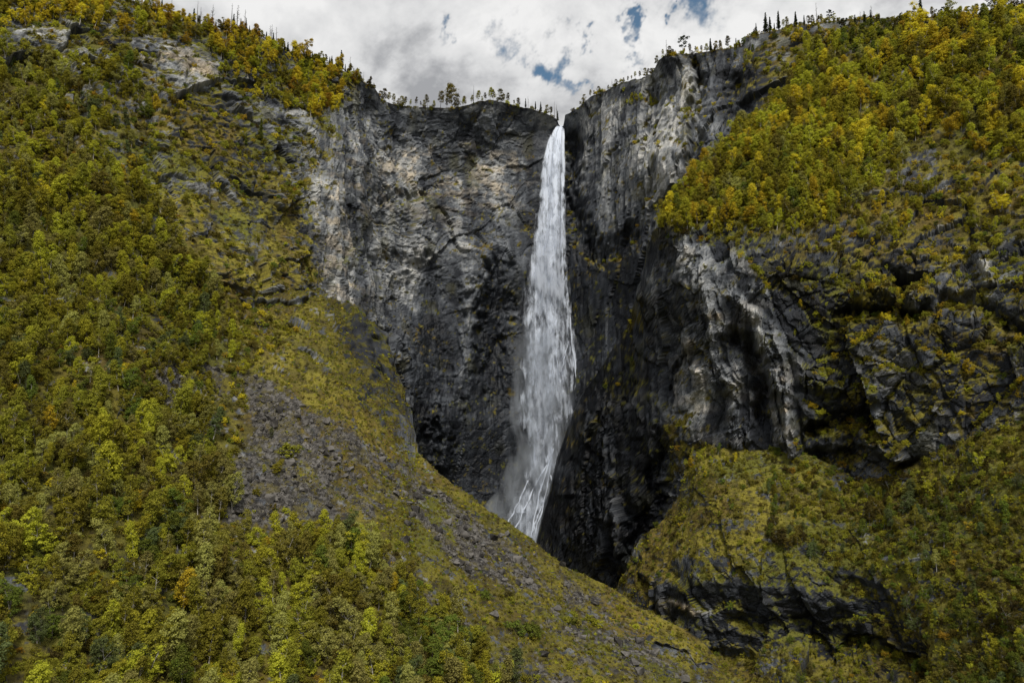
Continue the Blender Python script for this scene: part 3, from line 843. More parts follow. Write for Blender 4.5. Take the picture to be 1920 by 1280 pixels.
def leaf_quads(C, Nrm, size, r):
    n = len(C)
    t = np.cross(Nrm, r.normal(size=(n, 3)))
    t /= np.linalg.norm(t, axis=1, keepdims=True) + 1e-9
    b = np.cross(Nrm, t)
    s = (size * r.uniform(0.6, 1.35, n))[:, None]
    V = np.stack([C + t * s * 0.62, C + b * s * 0.42, C - t * s * 0.62, C - b * s * 0.42], 1).reshape(-1, 3)
    return V, np.arange(4 * n).reshape(n, 4)

def make_broadleaf(seed, height=8.0, width=3.6, low=0.22, stems=1, clumps=70, per=52, leaf=0.26, clump_r=0.80):
    """returns (wood, crown) as (V, F): stems with limbs, leaf clumps at the limb ends with gaps between"""
    r = np.random.default_rng(seed)
    wood, centres, outs = [], [], []
    for s in range(stems):
        lean = r.normal(0, 0.10 if stems == 1 else 0.26, 2)
        base = np.array([*(r.normal(0, 0.05 if stems == 1 else 0.3, 2)), -0.6])
        H = height * (1 if s == 0 else r.uniform(0.65, 0.98))
        n = 7
        pts = [base + np.array([lean[0] * H * t ** 1.2 + r.normal(0, 0.06), lean[1] * H * t ** 1.2 + r.normal(0, 0.06), (H + 0.3) * t]) for t in np.linspace(0, 1, n)]
        rad = 0.016 * height * (1 - 0.88 * np.linspace(0, 1, n))
        wood.append(tube(pts, rad))
        k_l = clumps // stems
        for i in range(k_l):
            t = low + (1 - low) * r.uniform(0, 1) ** 0.85
            q = np.array([np.interp(t, np.linspace(0, 1, n), [p[a] for p in pts]) for a in range(3)])
            prof = math.sin(math.pi * min(1, (t - low) / (1 - low) * 0.82 + 0.16)) ** 0.7
            ang = r.uniform(0, 2 * math.pi)
            R = 0.5 * width * prof * r.uniform(0.25, 1.0) ** 0.6 * (1 + 0.35 * math.sin(3 * ang + seed) * r.uniform(0, 1))
            out = np.array([math.cos(ang), math.sin(ang), 0])
            c = q + out * R + np.array([0, 0, R * r.uniform(-0.1, 0.5)])
            centres.append(c)
            outs.append(out)
            if i % 3 == 0 and R > 0.4:
                wood.append(tube([q - [0, 0, 0.25 * R], (q + c) / 2 + [0, 0, 0.06], c], [0.006 * height, 0.004 * height, 0.001 * height], 3))
    C, Nn = [], []
    for c, o in zip(centres, outs):
        k = int(per * r.uniform(0.5, 1.4))
        rr = clump_r * r.uniform(0.6, 1.25)
        off = r.normal(0, 1, (k, 3))
        off /= np.linalg.norm(off, axis=1, keepdims=True) + 1e-9
        off *= (r.uniform(0, 1, k) ** 0.45)[:, None] * rr * np.array([1, 1, 0.72])
        C.append(c + off)
        nn = off / (rr + 1e-9) * 0.9 + o * 0.25 + np.array([0, 0, 0.55]) + r.normal(0, 0.45, (k, 3))
        Nn.append(nn / (np.linalg.norm(nn, axis=1, keepdims=True) + 1e-9))
    return join(wood), leaf_quads(np.concatenate(C), np.concatenate(Nn), leaf, r)

def make_spruce(seed, height=9.0, width=2.6, sparse=0.0):
    r = np.random.default_rng(seed)
    wood = [tube([(0, 0, -0.5), (0.03, 0, height * 0.5), (0, 0.02, height)], [0.016 * height, 0.009 * height, 0.001 * height], 5)]
    C, Nn = [], []
    z = height * 0.10
    while z < height * 0.985:
        t = z / height
        R = 0.5 * width * (1 - t) ** 0.85 * r.uniform(0.75, 1.15) + 0.08
        nb = r.integers(5, 8)
        a0 = r.uniform(0, 6.28)
        for k in range(nb):
            if r.uniform() < sparse:
                continue
            a = a0 + 2 * math.pi * k / nb + r.normal(0, 0.2)
            L = R * r.uniform(0.65, 1.15)
            o = np.array([math.cos(a), math.sin(a), 0])
            tip = np.array([0, 0, z]) + o * L + np.array([0, 0, -0.28 * L])
            if L > 0.5:
                wood.append(tube([(0, 0, z), tip], [0.03, 0.008], 3))
            m = max(3, int(L * 13))
            u = r.uniform(0.12, 1.0, m)
            p = np.array([0, 0, z]) + o * (L * u)[:, None] + np.array([0, 0, -1.0]) * (0.28 * L * u ** 1.4)[:, None]
            p += r.normal(0, 0.08, (m, 3)) + np.cross(o, [0, 0, 1]) * (r.normal(0, 0.16, m) * (1.2 - u) * L)[:, None]
            C.append(p)
            nn = np.array([0, 0, 0.8]) + o * 0.4 + r.normal(0, 0.4, (m, 3))
            Nn.append(nn / np.linalg.norm(nn, axis=1, keepdims=True))
        z += height * 0.034 * r.uniform(0.7, 1.3)
    return join(wood), leaf_quads(np.concatenate(C), np.concatenate(Nn), 0.36, r)

def make_snag(seed, height=9.0, branches=16):
    r = np.random.default_rng(seed)
    top = np.array([r.normal(0, 0.25), r.normal(0, 0.25), height])
    stem = tube([(0, 0, -0.5), top * 0.5 + [r.normal(0, 0.1), 0, 0], top], [0.020 * height, 0.013 * height, 0.003 * height], 5)
    br = []
    for i in range(branches):
        t = r.uniform(0.25, 0.97)
        a = r.uniform(0, 6.28)
        L = (1 - t) * height * r.uniform(0.08, 0.26) + 0.25
        p = top * t
        o = np.array([math.cos(a), math.sin(a), r.uniform(-0.1, 0.6)])
        br.append(tube([p, p + o * L * 0.6, p + o * L + [0, 0, 0.15 * L]], [0.05, 0.035, 0.012], 3))
    return stem, join(br)

def make_stone(seed, flat=0.7):
    import bmesh
    r = np.random.default_rng(seed)
    bm = bmesh.new()
    for _ in range(16):
        v = r.normal(0, 1, 3)
        v = np.sign(v) * np.abs(v) ** 0.7
        v = v / np.max(np.abs(v)) * r.uniform(0.75, 1.0) * np.array([0.55, 0.45, 0.5 * flat])
        bm.verts.new(v)
    bmesh.ops.convex_hull(bm, input=bm.verts)
    for v in [v for v in bm.verts if not v.link_faces]:
        bm.verts.remove(v)
    me = bpy.data.meshes.new('stone')
    bm.to_mesh(me)
    bm.free()
    me.materials.append(MAT_STONE)
    return me

def make_tuft(seed, n=26, h=0.75, spread=0.55):
    r = np.random.default_rng(seed)
    V, F = [], []
    for i in range(n):
        b = np.array([*r.normal(0, spread * 0.45, 2), -0.08])
        lean = r.normal(0, 0.35, 2)
        hh = h * r.uniform(0.4, 1.1)
        a = r.uniform(0, 6.28)
        w = 0.07 * np.array([math.cos(a), math.sin(a), 0])
        m = b + np.array([lean[0] * hh * 0.4, lean[1] * hh * 0.4, hh * 0.6])
        t = b + np.array([lean[0] * hh, lean[1] * hh, hh * 0.95])
        k = len(V)
        V += [b - w, b + w, m + w * 0.8, m - w * 0.8, t + w * 0.2, t - w * 0.2]
        F += [(k, k + 1, k + 2, k + 3), (k + 3, k + 2, k + 4, k + 5)]
    return np.array(V), np.array(F)

def two_part_mesh(name, wood, crown, m0, m1):
    V, F = join([wood, crown])
    me = mesh_from_arrays(name, V, F)
    me.materials.append(m0)
    me.materials.append(m1)
    idx = np.zeros(len(F), np.int32)
    idx[len(wood[1]):] = 1
    me.polygons.foreach_set('material_index', idx)
    return me

SHAPES = {}
for i, kw in enumerate((dict(height=9.0, width=3.3, clumps=74), dict(height=8.0, width=4.4, low=0.15, stems=2, clumps=84), dict(height=10.0, width=2.7, clumps=70),
                        dict(height=7.0, width=4.8, low=0.10, stems=3, clumps=90), dict(height=8.8, width=3.2, low=0.30, clumps=46, per=40), dict(height=7.6, width=4.0, low=0.12, stems=2, clumps=72, per=46))):
    SHAPES['birch', i] = make_broadleaf(100 + i, **kw)
for i, kw in enumerate((dict(height=2.2, width=3.2, low=0.05, stems=4, clumps=30, per=30, leaf=0.26, clump_r=0.5), dict(height=1.5, width=2.4, low=0.02, stems=3, clumps=22, per=28, leaf=0.24, clump_r=0.42),
                        dict(height=2.8, width=3.0, low=0.05, stems=4, clumps=32, per=28, leaf=0.28, clump_r=0.55))):
    SHAPES['shrub', i] = make_broadleaf(200 + i, **kw)
for i, kw in enumerate((dict(), dict(height=8.0, width=2.2, sparse=0.2), dict(height=10, width=3.0, sparse=0.1))):
    SHAPES['spruce', i] = make_spruce(300 + i, **kw)
for i, kw in enumerate((dict(height=8.0, width=5.0, low=0.40, clumps=34, per=46, leaf=0.30, clump_r=0.62), dict(height=7.5, width=4.4, low=0.45, clumps=26, per=46, leaf=0.30, clump_r=0.62))):
    SHAPES['pine', i] = make_broadleaf(400 + i, **kw)
for i, kw in enumerate((dict(height=8.0, width=3.3, low=0.32, clumps=44, per=40), dict(height=8.0, width=2.7, low=0.35, clumps=36, per=36), dict(height=8, width=4.4, low=0.25, stems=2, clumps=56))):
    SHAPES['aspen', i] = make_broadleaf(500 + i, **kw)
for i, n in enumerate((5, 14, 26)):
    SHAPES['snag', i] = make_snag(600 + i, 9.0, n)
NOMINAL = {'birch': 8.2, 'shrub': 2.2, 'spruce': 9.0, 'pine': 8.0, 'aspen': 8.0, 'snag': 9.0}

MESH = {}
def part_mesh(kind, i, which, mat):
    key = (kind, i, which, mat.name)
    if key not in MESH:
        V, F = SHAPES[kind, i][which]
        MESH[key] = mesh_from_arrays(kind + (' wood' if which == 0 else ' crown'), V, F, mat)
    return MESH[key]

# ------------------------------------------------------------------ scattering on the terrain
def scatter(layer, density_fn, spacing, seed, front_only=True):
    """spots on a terrain body with a given density (per square metre of ground), kept `spacing` apart"""
    L = LAYERS[layer]
    r = np.random.default_rng(seed)
    P, n = L['P'], L['rows']
    PX, PY = L['px'][:n], L['py'][:n]
    W = P[:n]
    du = np.linalg.norm(np.gradient(W, axis=1), axis=-1)
    dv = np.linalg.norm(np.gradient(W, axis=0), axis=-1)
    # scattered at plan-and-face density, so a steep face does not hold more plants than a slope
    prob = density_fn(PX, PY, L) * du * dv
    prob[:, (L['px'][0] < -180) | (L['px'][0] > 2120)] = 0
    pick = r.uniform(size=prob.shape) < prob
    idx = np.argwhere(pick)
    r.shuffle(idx)
    pts = W[pick.nonzero()] if False else W[idx[:, 0], idx[:, 1]]
    keep, cells = [], {}
    for k, p in enumerate(pts):
        c = (int(p[0] // spacing), int(p[1] // spacing), int(p[2] // spacing))
        if c in cells:
            continue
        ok = True
        for a in (-1, 0, 1):
            for b in (-1, 0, 1):
                for d in (-1, 0, 1):
                    q = cells.get((c[0] + a, c[1] + b, c[2] + d))
                    if q is not None and (q[0] - p[0]) ** 2 + (q[1] - p[1]) ** 2 + (q[2] - p[2]) ** 2 < spacing * spacing:
                        ok = False
        if ok:
            cells[c] = p
            keep.append(k)
    idx = idx[keep]
    return pts[keep], PX[idx[:, 0], idx[:, 1]], PY[idx[:, 0], idx[:, 1]], idx

def instancer(name, protos, pts, pick, scale, rotz, tilt=None):
    """one object for what nobody could count: a point cloud that carries the prototypes"""
    col = bpy.data.collections.new(name + ' shapes')
    for k, me in enumerate(protos):
        col.objects.link(bpy.data.objects.new('%s_%03d' % (name, k), me))
    me = bpy.data.meshes.new(name)
    me.vertices.add(len(pts))
    me.vertices.foreach_set('co', np.ascontiguousarray(pts, np.float32).ravel())
    me.attributes.new('pick', 'INT', 'POINT').data.foreach_set('value', np.ascontiguousarray(pick, np.int32))
    a = me.attributes.new('size', 'FLOAT_VECTOR', 'POINT')
    sc = np.asarray(scale, np.float32)
    if sc.ndim == 1:
        sc = np.repeat(sc[:, None], 3, 1)
    a.data.foreach_set('vector', np.ascontiguousarray(sc, np.float32).ravel())
    rot = np.zeros((len(pts), 3), np.float32)
    rot[:, 2] = rotz
    if tilt is not None:
        rot[:, :2] = tilt
    me.attributes.new('turn', 'FLOAT_VECTOR', 'POINT').data.foreach_set('vector', rot.ravel())
    o = link(name, me)
    ng = bpy.data.node_groups.new(name, 'GeometryNodeTree')
    ng.interface.new_socket('Geometry', in_out='INPUT', socket_type='NodeSocketGeometry')
    ng.interface.new_socket('Geometry', in_out='OUTPUT', socket_type='NodeSocketGeometry')
    gi, go = ng.nodes.new('NodeGroupInput'), ng.nodes.new('NodeGroupOutput')
    ci = ng.nodes.new('GeometryNodeCollectionInfo')
    ci.inputs['Collection'].default_value = col
    ci.inputs['Separate Children'].default_value = True
    ci.inputs['Reset Children'].default_value = True
    iop = ng.nodes.new('GeometryNodeInstanceOnPoints')
    iop.inputs['Pick Instance'].default_value = True
    def named(n, t):
        q = ng.nodes.new('GeometryNodeInputNamedAttribute')
        q.data_type = t
        q.inputs['Name'].default_value = n
        return q.outputs['Attribute']
    ng.links.new(gi.outputs[0], iop.inputs['Points'])
    ng.links.new(ci.outputs[0], iop.inputs['Instance'])
    ng.links.new(named('pick', 'INT'), iop.inputs['Instance Index'])
    e2r = ng.nodes.new('FunctionNodeEulerToRotation')
    ng.links.new(named('turn', 'FLOAT_VECTOR'), e2r.inputs[0])
    ng.links.new(e2r.outputs[0], iop.inputs['Rotation'])
    ng.links.new(named('size', 'FLOAT_VECTOR'), iop.inputs['Scale'])
    ng.links.new(iop.outputs[0], go.inputs[0])
    md = o.modifiers.new('scatter', 'NODES')
    md.node_group = ng
    o['kind'] = 'stuff'
    return o

def plant(name, kind, i, leaf_mat, wood_mat, loc, height, rotz, label, category, group, widen=1.0):
    e = bpy.data.objects.new(name, None)
    scene.collection.objects.link(e)
    e.empty_display_size = 0.5
    s = height / NOMINAL[kind]
    e.location = tuple(float(v) for v in loc)
    e.rotation_euler = (0, 0, rotz)
    e.scale = (s * widen, s * widen, s)
    link('trunk', part_mesh(kind, i, 0, wood_mat), e)
    if kind == 'snag':
        link('branches', part_mesh(kind, i, 1, wood_mat), e)['kind'] = 'stuff'
    else:
        link('crown', part_mesh(kind, i, 1, leaf_mat), e)
    e['label'], e['category'] = label, category
    if group:
        e['group'] = group
    return e

# ---- where the birch woods grow: (layer, outline, soft edge, spots per m2, heights, colours)
def weights(**kw):
    ks = [k.replace('_', ' ') for k in kw]
    ks = [{'yellow green': 'yellow-green', 'blue green': 'blue-green'}.get(k, k) for k in ks]
    w = np.array(list(kw.values()), float)
    return ks, w / w.sum()

W_LEFT = weights(blue_green=0.5, green=0.9, olive=4.5, pale_green=1.4, yellow_green=4.0, brown=0.7, golden=0.8)
W_LOW = weights(blue_green=0.5, green=1.0, olive=4.5, pale_green=3.0, yellow_green=3.0, brown=0.8, golden=0.5, orange=0.06)
W_HIGH = weights(green=0.5, olive=2.6, yellow_green=2.6, golden=3.2, brown=1.4, orange=1.1)
W_RIGHT = weights(green=0.7, olive=3.0, pale_green=0.5, yellow_green=4.6, golden=3.2, brown=0.8, orange=0.2)
W_MOUND = weights(olive=3, pale_green=1.2, blue_green=2.0, green=2.0, brown=2.2, yellow_green=0.6, dusky=2.0)  # dusky and brown shares put the corner's shade into the foliage colour

WOODS = [
    # layer, outline, soft, density, (height lo, hi), colours, place wording
    ('hillside', [(-400, 200), (0, 320), (250, 335), (330, 420), (400, 540), (440, 640), (400, 690), (290, 690), (300, 760), (400, 770), (420, 900), (440, 1000), (560, 1030), (640, 1010), (690, 1000), (730, 1070),
                  (770, 1130), (860, 1170), (900, 1230), (960, 1300), (900, 1500), (-400, 1500)], 14, 0.095, (4.6, 10.5), W_LEFT, 'left hillside'),
    ('hillside', [(280, 640), (440, 640), (470, 720), (440, 790), (380, 800), (300, 760)], 20, 0.020, (3.5, 6.0), W_LEFT, 'left hillside'),
    ('hillside', [(440, 780), (560, 800), (560, 880), (480, 900)], 15, 0.010, (3.0, 5.5), W_LEFT, 'scree'),
    ('cliff', [(-400, -200), (0, -60), (260, -20), (480, 66), (640, 130), (700, 166), (690, 190), (600, 150), (480, 120), (300, 80), (120, 60), (-100, 40)], 12, 0.075, (5.0, 9.0), W_HIGH, 'left skyline'),
    ('cliff', [(400, 88), (500, 118), (600, 150), (636, 210), (600, 240), (520, 190), (440, 150)], 10, 0.085, (6.0, 10.0), W_HIGH, 'left skyline'),
    ('cliff', [(-100, 80), (60, 90), (130, 130), (230, 135), (280, 190), (290, 260), (260, 330), (300, 420), (-100, 420)], 18, 0.055, (4.5, 9.5), W_LEFT, 'upper left cliffs'),
    ('cliff', [(280, 150), (400, 170), (400, 215), (330, 210), (270, 190)], 12, 0.030, (2.5, 5.0), W_HIGH, 'upper left cliffs'),
    ('cliff', [(1330, 84), (1420, 70), (1560, 50), (1560, 110), (1480, 150), (1420, 145), (1390, 125), (1330, 105)], 10, 0.040, (3.0, 6.0), W_HIGH, 'right skyline'),
    ('cliff', [(1165, 175), (1230, 175), (1232, 192), (1180, 200)], 4, 0.08, (2.5, 5.0), W_RIGHT, 'right wall'),
    ('buttress', [(1228, 436), (1250, 395), (1330, 300), (1440, 190), (1530, 80), (1580, 60), (1700, 66), (1920, 24), (2200, 0), (2200, 300), (1920, 300), (1800, 280), (1760, 240), (1700, 260), (1680, 330), (1600, 400), (1500, 440), (1400, 450), (1320, 440)], 12, 0.070, (6.0, 11.5), W_RIGHT, 'right buttress'),
    ('buttress', [(1500, 420), (1660, 380), (1720, 340), (1920, 300), (2200, 300), (2200, 460), (1920, 440), (1700, 440), (1600, 470)], 16, 0.036, (3.5, 7.5), W_RIGHT, 'right buttress'),
    ('buttress', [(1330, 440), (1600, 440), (1800, 470), (1800, 560), (1700, 700), (1560, 700), (1480, 600), (1400, 520)], 16, 0.022, (1.8, 3.8), W_RIGHT, 'dark rock'),
    ('buttress', [(1720, 700), (1820, 620), (2200, 600), (2200, 900), (1740, 900)], 20, 0.022, (2.2, 4.6), W_RIGHT, 'right edge'),
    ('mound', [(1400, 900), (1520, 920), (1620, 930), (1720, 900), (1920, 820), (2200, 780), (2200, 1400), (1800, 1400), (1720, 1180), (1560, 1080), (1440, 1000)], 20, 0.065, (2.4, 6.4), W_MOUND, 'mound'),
    ('mound', [(1286, 830), (1320, 808), (1400, 840), (1420, 880), (1340, 900), (1280, 910)], 8, 0.060, (2.0, 4.4), W_RIGHT, 'mound'),
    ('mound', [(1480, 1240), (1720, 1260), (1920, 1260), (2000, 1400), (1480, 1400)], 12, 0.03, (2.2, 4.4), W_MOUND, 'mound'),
]

trees = []
for wi, (layer, outline, soft, dens, hr, (cols, cw), place) in enumerate(WOODS):
    def dfn(px, py, L, outline=outline, soft=soft, dens=dens):
        n = LAYERS[layer]['rows']
        P = L['P'][:n]
        clear = sstep(fbm(P, 15, 2, 700 + wi), -0.55, -0.15)
        steep = sstep(L['N'][:n][..., 2], -0.35, 0.15)
        return dens * poly(px, py, outline, soft) * (0.25 + 0.75 * clear) * steep
    pts, tx, ty, _ = scatter(layer, dfn, 2.2, 800 + wi)
    r = np.random.default_rng(900 + wi)
    tone = fbm(pts, 22, 2, 950) if len(pts) else []
    for k in range(len(pts)):
        w = cw
        if layer == 'hillside' and ty[k] > 900:
            cols_k, w = W_LOW
        else:
            cols_k = cols
        # neighbours tend to turn together
        q = np.clip(0.5 + 0.62 * tone[k] + 0.20 * r.normal(), 0.03, 0.93)
        col = cols_k[int(np.searchsorted(np.cumsum(w), q))] if r.uniform() < 0.7 else cols_k[r.choice(len(w), p=w)]
        h = (hr[0] + (hr[1] - hr[0]) * r.beta(1.3, 1.7)) * (1.0 + 0.12 * r.normal()) * (1 + 0.25 * tone[k])
        h = max(1.6, h)
        trees.append((pts[k], h, col, int(r.integers(0, 6)), r.uniform(0, 6.28), r.uniform(0.85, 1.2), layer, place, tx[k], ty[k]))

r = np.random.default_rng(640)
for layer, x0, x1, gap_px in (('cliff', 100, 700, 3.2), ('cliff', 1245, 1560, 5.0), ('buttress', 1570, 1925, 4.0)):
    L = LAYERS[layer]
    for px in np.arange(x0, x1, gap_px):
        px = px + r.uniform(-2, 2)
        c = int(np.argmin(np.abs(L['px'][0] - px)))
        row = L['rows'] + int(r.integers(0, 4))
        f = r.uniform()
        p = L['P'][row, c] * (1 - f) + L['P'][row + 1, c] * f
        trees.append((p, r.uniform(2.6, 4.8), ['brown', 'olive', 'dusky', 'golden', 'orange'][int(r.integers(0, 5))], int(r.integers(0, 6)), r.uniform(0, 6.28), 1.1, layer,
                      'left skyline' if px < 800 else 'right skyline', px, float(L['py'][L['rows'] - 1, c])))

# shown size decides which 300 stand as individuals
_, _, depth = project(np.array([t[0] for t in trees]))
size_px = np.array([t[1] for t in trees]) / depth
inframe = np.array([(0 <= t[8] <= 1920) and (0 <= t[9] <= 1300) for t in trees])
order = np.argsort(-(size_px * (0.2 + inframe)))
single, rest = order[:300], order[300:]

def place_words(t):
    place, px, py = t[7], t[8], t[9]
    if place == 'left hillside':
        if py > 1150:
            return 'at the bottom edge left of the scree' if px > 420 else 'in the bottom left corner of the forest'
        if px > 560:
            return 'below the scree tongue above the green alders'
        if py > 900:
            return 'in the lower forest beside the grey scree' if px > 330 else 'in the lower forest at the left edge'
        return 'in the middle of the left hillside forest' if py > 600 else 'high in the left hillside forest'
    return {'right buttress': 'on the wooded right buttress', 'left skyline': 'below the left skyline', 'right skyline': 'below the right skyline', 'mound': 'on the grassy mound at lower right',
            'scree': 'alone on the grey scree', 'upper left cliffs': 'among the upper left cliffs', 'right wall': 'on a ledge of the right wall', 'dark rock': 'on the dark rock below the buttress wood', 'right edge': 'on the rocks at the right edge'}[place]

def height_word(h):
    return 'tall' if h > 7.6 else ('low' if h < 5.6 else 'middle-sized')

for k in single:
    p, h, col, sh, rz, wd, layer, place, px, py = trees[k]
    form = ('slender', 'two-stemmed', 'slim', 'bushy', 'open-crowned', 'spreading')[sh]
    where = place_words(trees[k])
    plant('birch_tree', 'birch', sh, LEAF[col], MAT_BARK_PALE, p, h, rz, '%s %s %s birch %s' % (height_word(h), form, col, where), 'tree', 'birches ' + where, wd)

protos, pick_of = [], {}
for col in PALETTE:
    for sh in range(6):
        pick_of[col, sh] = len(protos)
        protos.append(two_part_mesh('birch', *SHAPES['birch', sh], MAT_BARK_PALE, LEAF[col]))
rt = [trees[k] for k in rest]
forest = instancer('forest', protos, np.array([t[0] for t in rt]), [pick_of[t[2], t[3]] for t in rt],
                   np.array([[t[1] / 8.2 * t[5], t[1] / 8.2 * t[5], t[1] / 8.2] for t in rt]), np.array([t[4] for t in rt]))
forest['label'] = 'autumn birch woods covering the slopes and ledges'
forest['category'] = 'forest'

# ---- trees along the skyline, one by one
ORD = ['first', 'second', 'third', 'fourth', 'fifth', 'sixth', 'seventh', 'eighth', 'ninth', 'tenth', 'eleventh', 'twelfth', 'thirteenth', 'fourteenth', 'fifteenth', 'sixteenth', 'seventeenth', 'eighteenth',
       'nineteenth', 'twentieth', 'twenty-first', 'twenty-second', 'twenty-third', 'twenty-fourth', 'twenty-fifth', 'twenty-sixth', 'twenty-seventh', 'twenty-eighth', 'twenty-ninth', 'thirtieth']
# position along the skyline, height in the photograph, kind: a leafy, s spruce, p pine, d dead
RIM = {
    'left skyline': '233s20 250d18 272d24 285a14 302s20 312d12 322d22 334a12 345d14 354a12 364s20 371d28 378d22 385a14 392a12 399d28 407s12 412a13 418s12 425a12 434d34 437s22 445d32 450s16 456d28 459s18 466s12 478a10 484a12 490a12 498s14 504d20 508d22 512s16 519d22 527a11 533s12 540s14 548s12 556a12 563d18 570s14 577s18 582a11 587s14 593a12 601s16 607s14 612a14 618s12 622s14 632a16 641s24 648s12 656d22 664s14 671a10 677a10 683d12 695d13',
    'back wall rim': '713a10 720a16 730a15 738a14 748a9 754a13 760a12 770a10 780a13 790a8 797a10 802a18 814a10 826a22 838a9 848a31 857a18 868a10 872a13 884a12 889d21 896a14 905a6 911a11 919a16 925a15 935a6 941a17 953a14 964a7 974a12 986s14 990d14 999d7 1005s13 1014s12 1026a12 1032a12 1041d20 1044d17 1046s14',
    'right wall rim': '1088a6 1096a10 1108a9 1114a6 1122a10 1140a6 1149d9 1156a8 1171a6 1178a7 1185a6 1192a10 1200a11 1210a12 1217a8 1223a8 1233a12',
    'right skyline': '1243a10 1251d19 1256a12 1262a8 1280p26 1293a12 1305a9 1315a9 1325a11 1332s18 1342a12 1350a12 1366a16 1380s13 1386s10 1418s14 1439s24 1447s22 1454s12 1458s26 1464d24 1472a12 1480a14 1490s18 1496s20 1507s14 1513a12 1523a12 1533d24 1542a10 1555p17 1564a10',
    'far right skyline': '1575p16 1581a14 1592a8 1603s20 1614d18 1623s18 1634s20 1637d25 1645a14 1649s18 1657a9 1665a14 1675a14 1690p13 1698a10 1705a12 1714a16 1727s30 1736a10 1748a12 1760a10 1773p15 1785a11 1800a12 1815a10 1830a16 1842a12 1858p21 1866a12 1875a14 1888p19 1895a20 1903a12 1910a13',
}
KIND = {'a': ('aspen', 'leafy_tree', 'dark leafy tree', 'tree', 'dusky', 3), 's': ('spruce', 'spruce_tree', 'dark narrow spruce', 'tree', 'dark green', 3),
        'p': ('pine', 'pine_tree', 'dark flat-topped pine', 'tree', 'dark green', 2), 'd': ('snag', 'dead_tree', 'bare grey dead tree', 'dead tree', None, 3)}
r = np.random.default_rng(55)
for sect, text in RIM.items():
    layer = 'buttress' if sect == 'far right skyline' else 'cliff'
    L = LAYERS[layer]
    crest_px = L['px'][0]
    n = L['rows']
    items = []
    for w in text.split():
        for ch in 'aspd':
            if ch in w:
                a, b = w.split(ch)
                items.append((float(a), ch, float(b)))
    count = {}
    totals = {ch: sum(1 for i in items if i[1] == ch) for ch in 'aspd'}
    tallest = max(items, key=lambda i: i[2])
    for px, ch, hp in items:
        kind, name, words, cat, leaf, nv = KIND[ch]
        col_i = int(np.argmin(np.abs(crest_px - px)))
        # stand on the highest point of the crest in this column, as seen from the valley
        colP = L['P'][n - 40:n + 3, col_i]
        _, cy, _ = project(colP)
        p = colP[int(np.argmin(cy))]
        _, _, d = project(p)
        h = hp * d / FPX * (1.65 if ch == 'd' else 1.45)
        k = count.get(ch, 0)
        count[ch] = k + 1
        size = 'big ' if hp >= 20 else ('small ' if hp <= 10 else '')
        if (px, ch, hp) == tallest and ch == 'a':
            label = 'tallest and broadest dark leafy tree on the %s' % sect
        else:
            label = '%s%s, %s of its kind from left on %s' % (size, words, ORD[k] if k < len(ORD) else 'last', sect)
        leaf_m = None
        if leaf:
            leaf_m = LEAF[leaf if ch != 'a' else ('dusky', 'brown', 'dusky', 'olive')[int(r.integers(0, 4))]]
        plant(name, kind, int(r.integers(0, nv)), leaf_m, MAT_SNAG if ch == 'd' else MAT_BARK_DARK, p, h, r.uniform(0, 6.28), label, cat, 'trees on the ' + sect,
              1.25 if (px == 848) else r.uniform(0.9, 1.15))

# ---- a few spruces and alders that stand out on the slopes
def spot(layer, px, py):
    L = LAYERS[layer]
    n = L['rows']
    k = np.argmin((L['px'][:n] - px) ** 2 + (L['py'][:n] - py) ** 2)
    return L['P'][:n].reshape(-1, 3)[k]

ALDERS = [(760, 1180, 9.0, 0, 'dark green', 'leftmost of the green alders at the bottom centre'), (830, 1215, 10.5, 3, 'green', 'broad green alder standing in the bottom centre thicket'),
          (800, 1285, 10.0, 1, 'dark green', 'dark alder at the bottom edge under the broad green one'), (872, 1290, 9.0, 5, 'green', 'green alder at the bottom edge right of the thicket'),
          (885, 1215, 7.0, 3, 'blue-green', 'grey-green bushy alder at the right side of the thicket'), (960, 1290, 8.5, 0, 'blue-green', 'blue-green alder alone at the bottom edge beside scree'),
          (915, 1300, 7.0, 3, 'green', 'low green alder between two taller ones at the bottom edge'), (640, 1010, 8.0, 1, 'blue-green', 'blue-green tree at the lower tip of the scree'),
          (655, 1050, 8.5, 0, 'green', 'green birch just under the lower tip of the scree'), (610, 1080, 8.0, 2, 'olive', 'olive birch left of the green tree below the scree')]
for px, py, h, sh, col, label in ALDERS:
    plant('alder_tree', 'birch', sh, LEAF[{'dark green': 'green'}.get(col, col)], MAT_BARK_DARK, spot('hillside', px, py), h, 1.3 * px, label, 'tree', 'green alders at the bottom centre', 1.15)
for px, py, s, sh, col, label in ((965, 1185, 3.4, 0, 'green', 'dark green juniper bush on the grass, left one of the pair'), (1000, 1195, 3.2, 2, 'green', 'dark green juniper bush on the grass, right one of the pair'),
                                  (990, 1178, 2.6, 1, 'green', 'small juniper bush behind the dark green pair on the grass'),
                                  (860, 1115, 2.2, 1, 'yellow-green', 'small yellow-green bush on the grass above the junipers'), (540, 850, 4.2, 0, 'olive', 'olive bush alone in the middle of the scree'),
                                  (1075, 1170, 2.0, 0, 'green', 'low green bush on the scree near the ridge'), (910, 1120, 2.2, 2, 'green', 'green bush on the grass near mid scree')):
    plant('juniper_bush', 'shrub', sh, LEAF[col], MAT_BARK_DARK, spot('hillside', px, py), s, px * 0.7, label, 'bush', 'bushes on the scree fan', 1.2)
plant('spruce_tree', 'spruce', 1, LEAF['green'], MAT_BARK_DARK, spot('cliff', 484, 268), 12.0, 0.4, 'lone green spruce on the ledges of the upper left cliffs', 'tree', None)
plant('spruce_tree', 'spruce', 0, LEAF['green'], MAT_BARK_DARK, spot('cliff', 462, 270), 6.0, 1.4, 'small green spruce left of the lone spruce on the cliffs', 'tree', None)

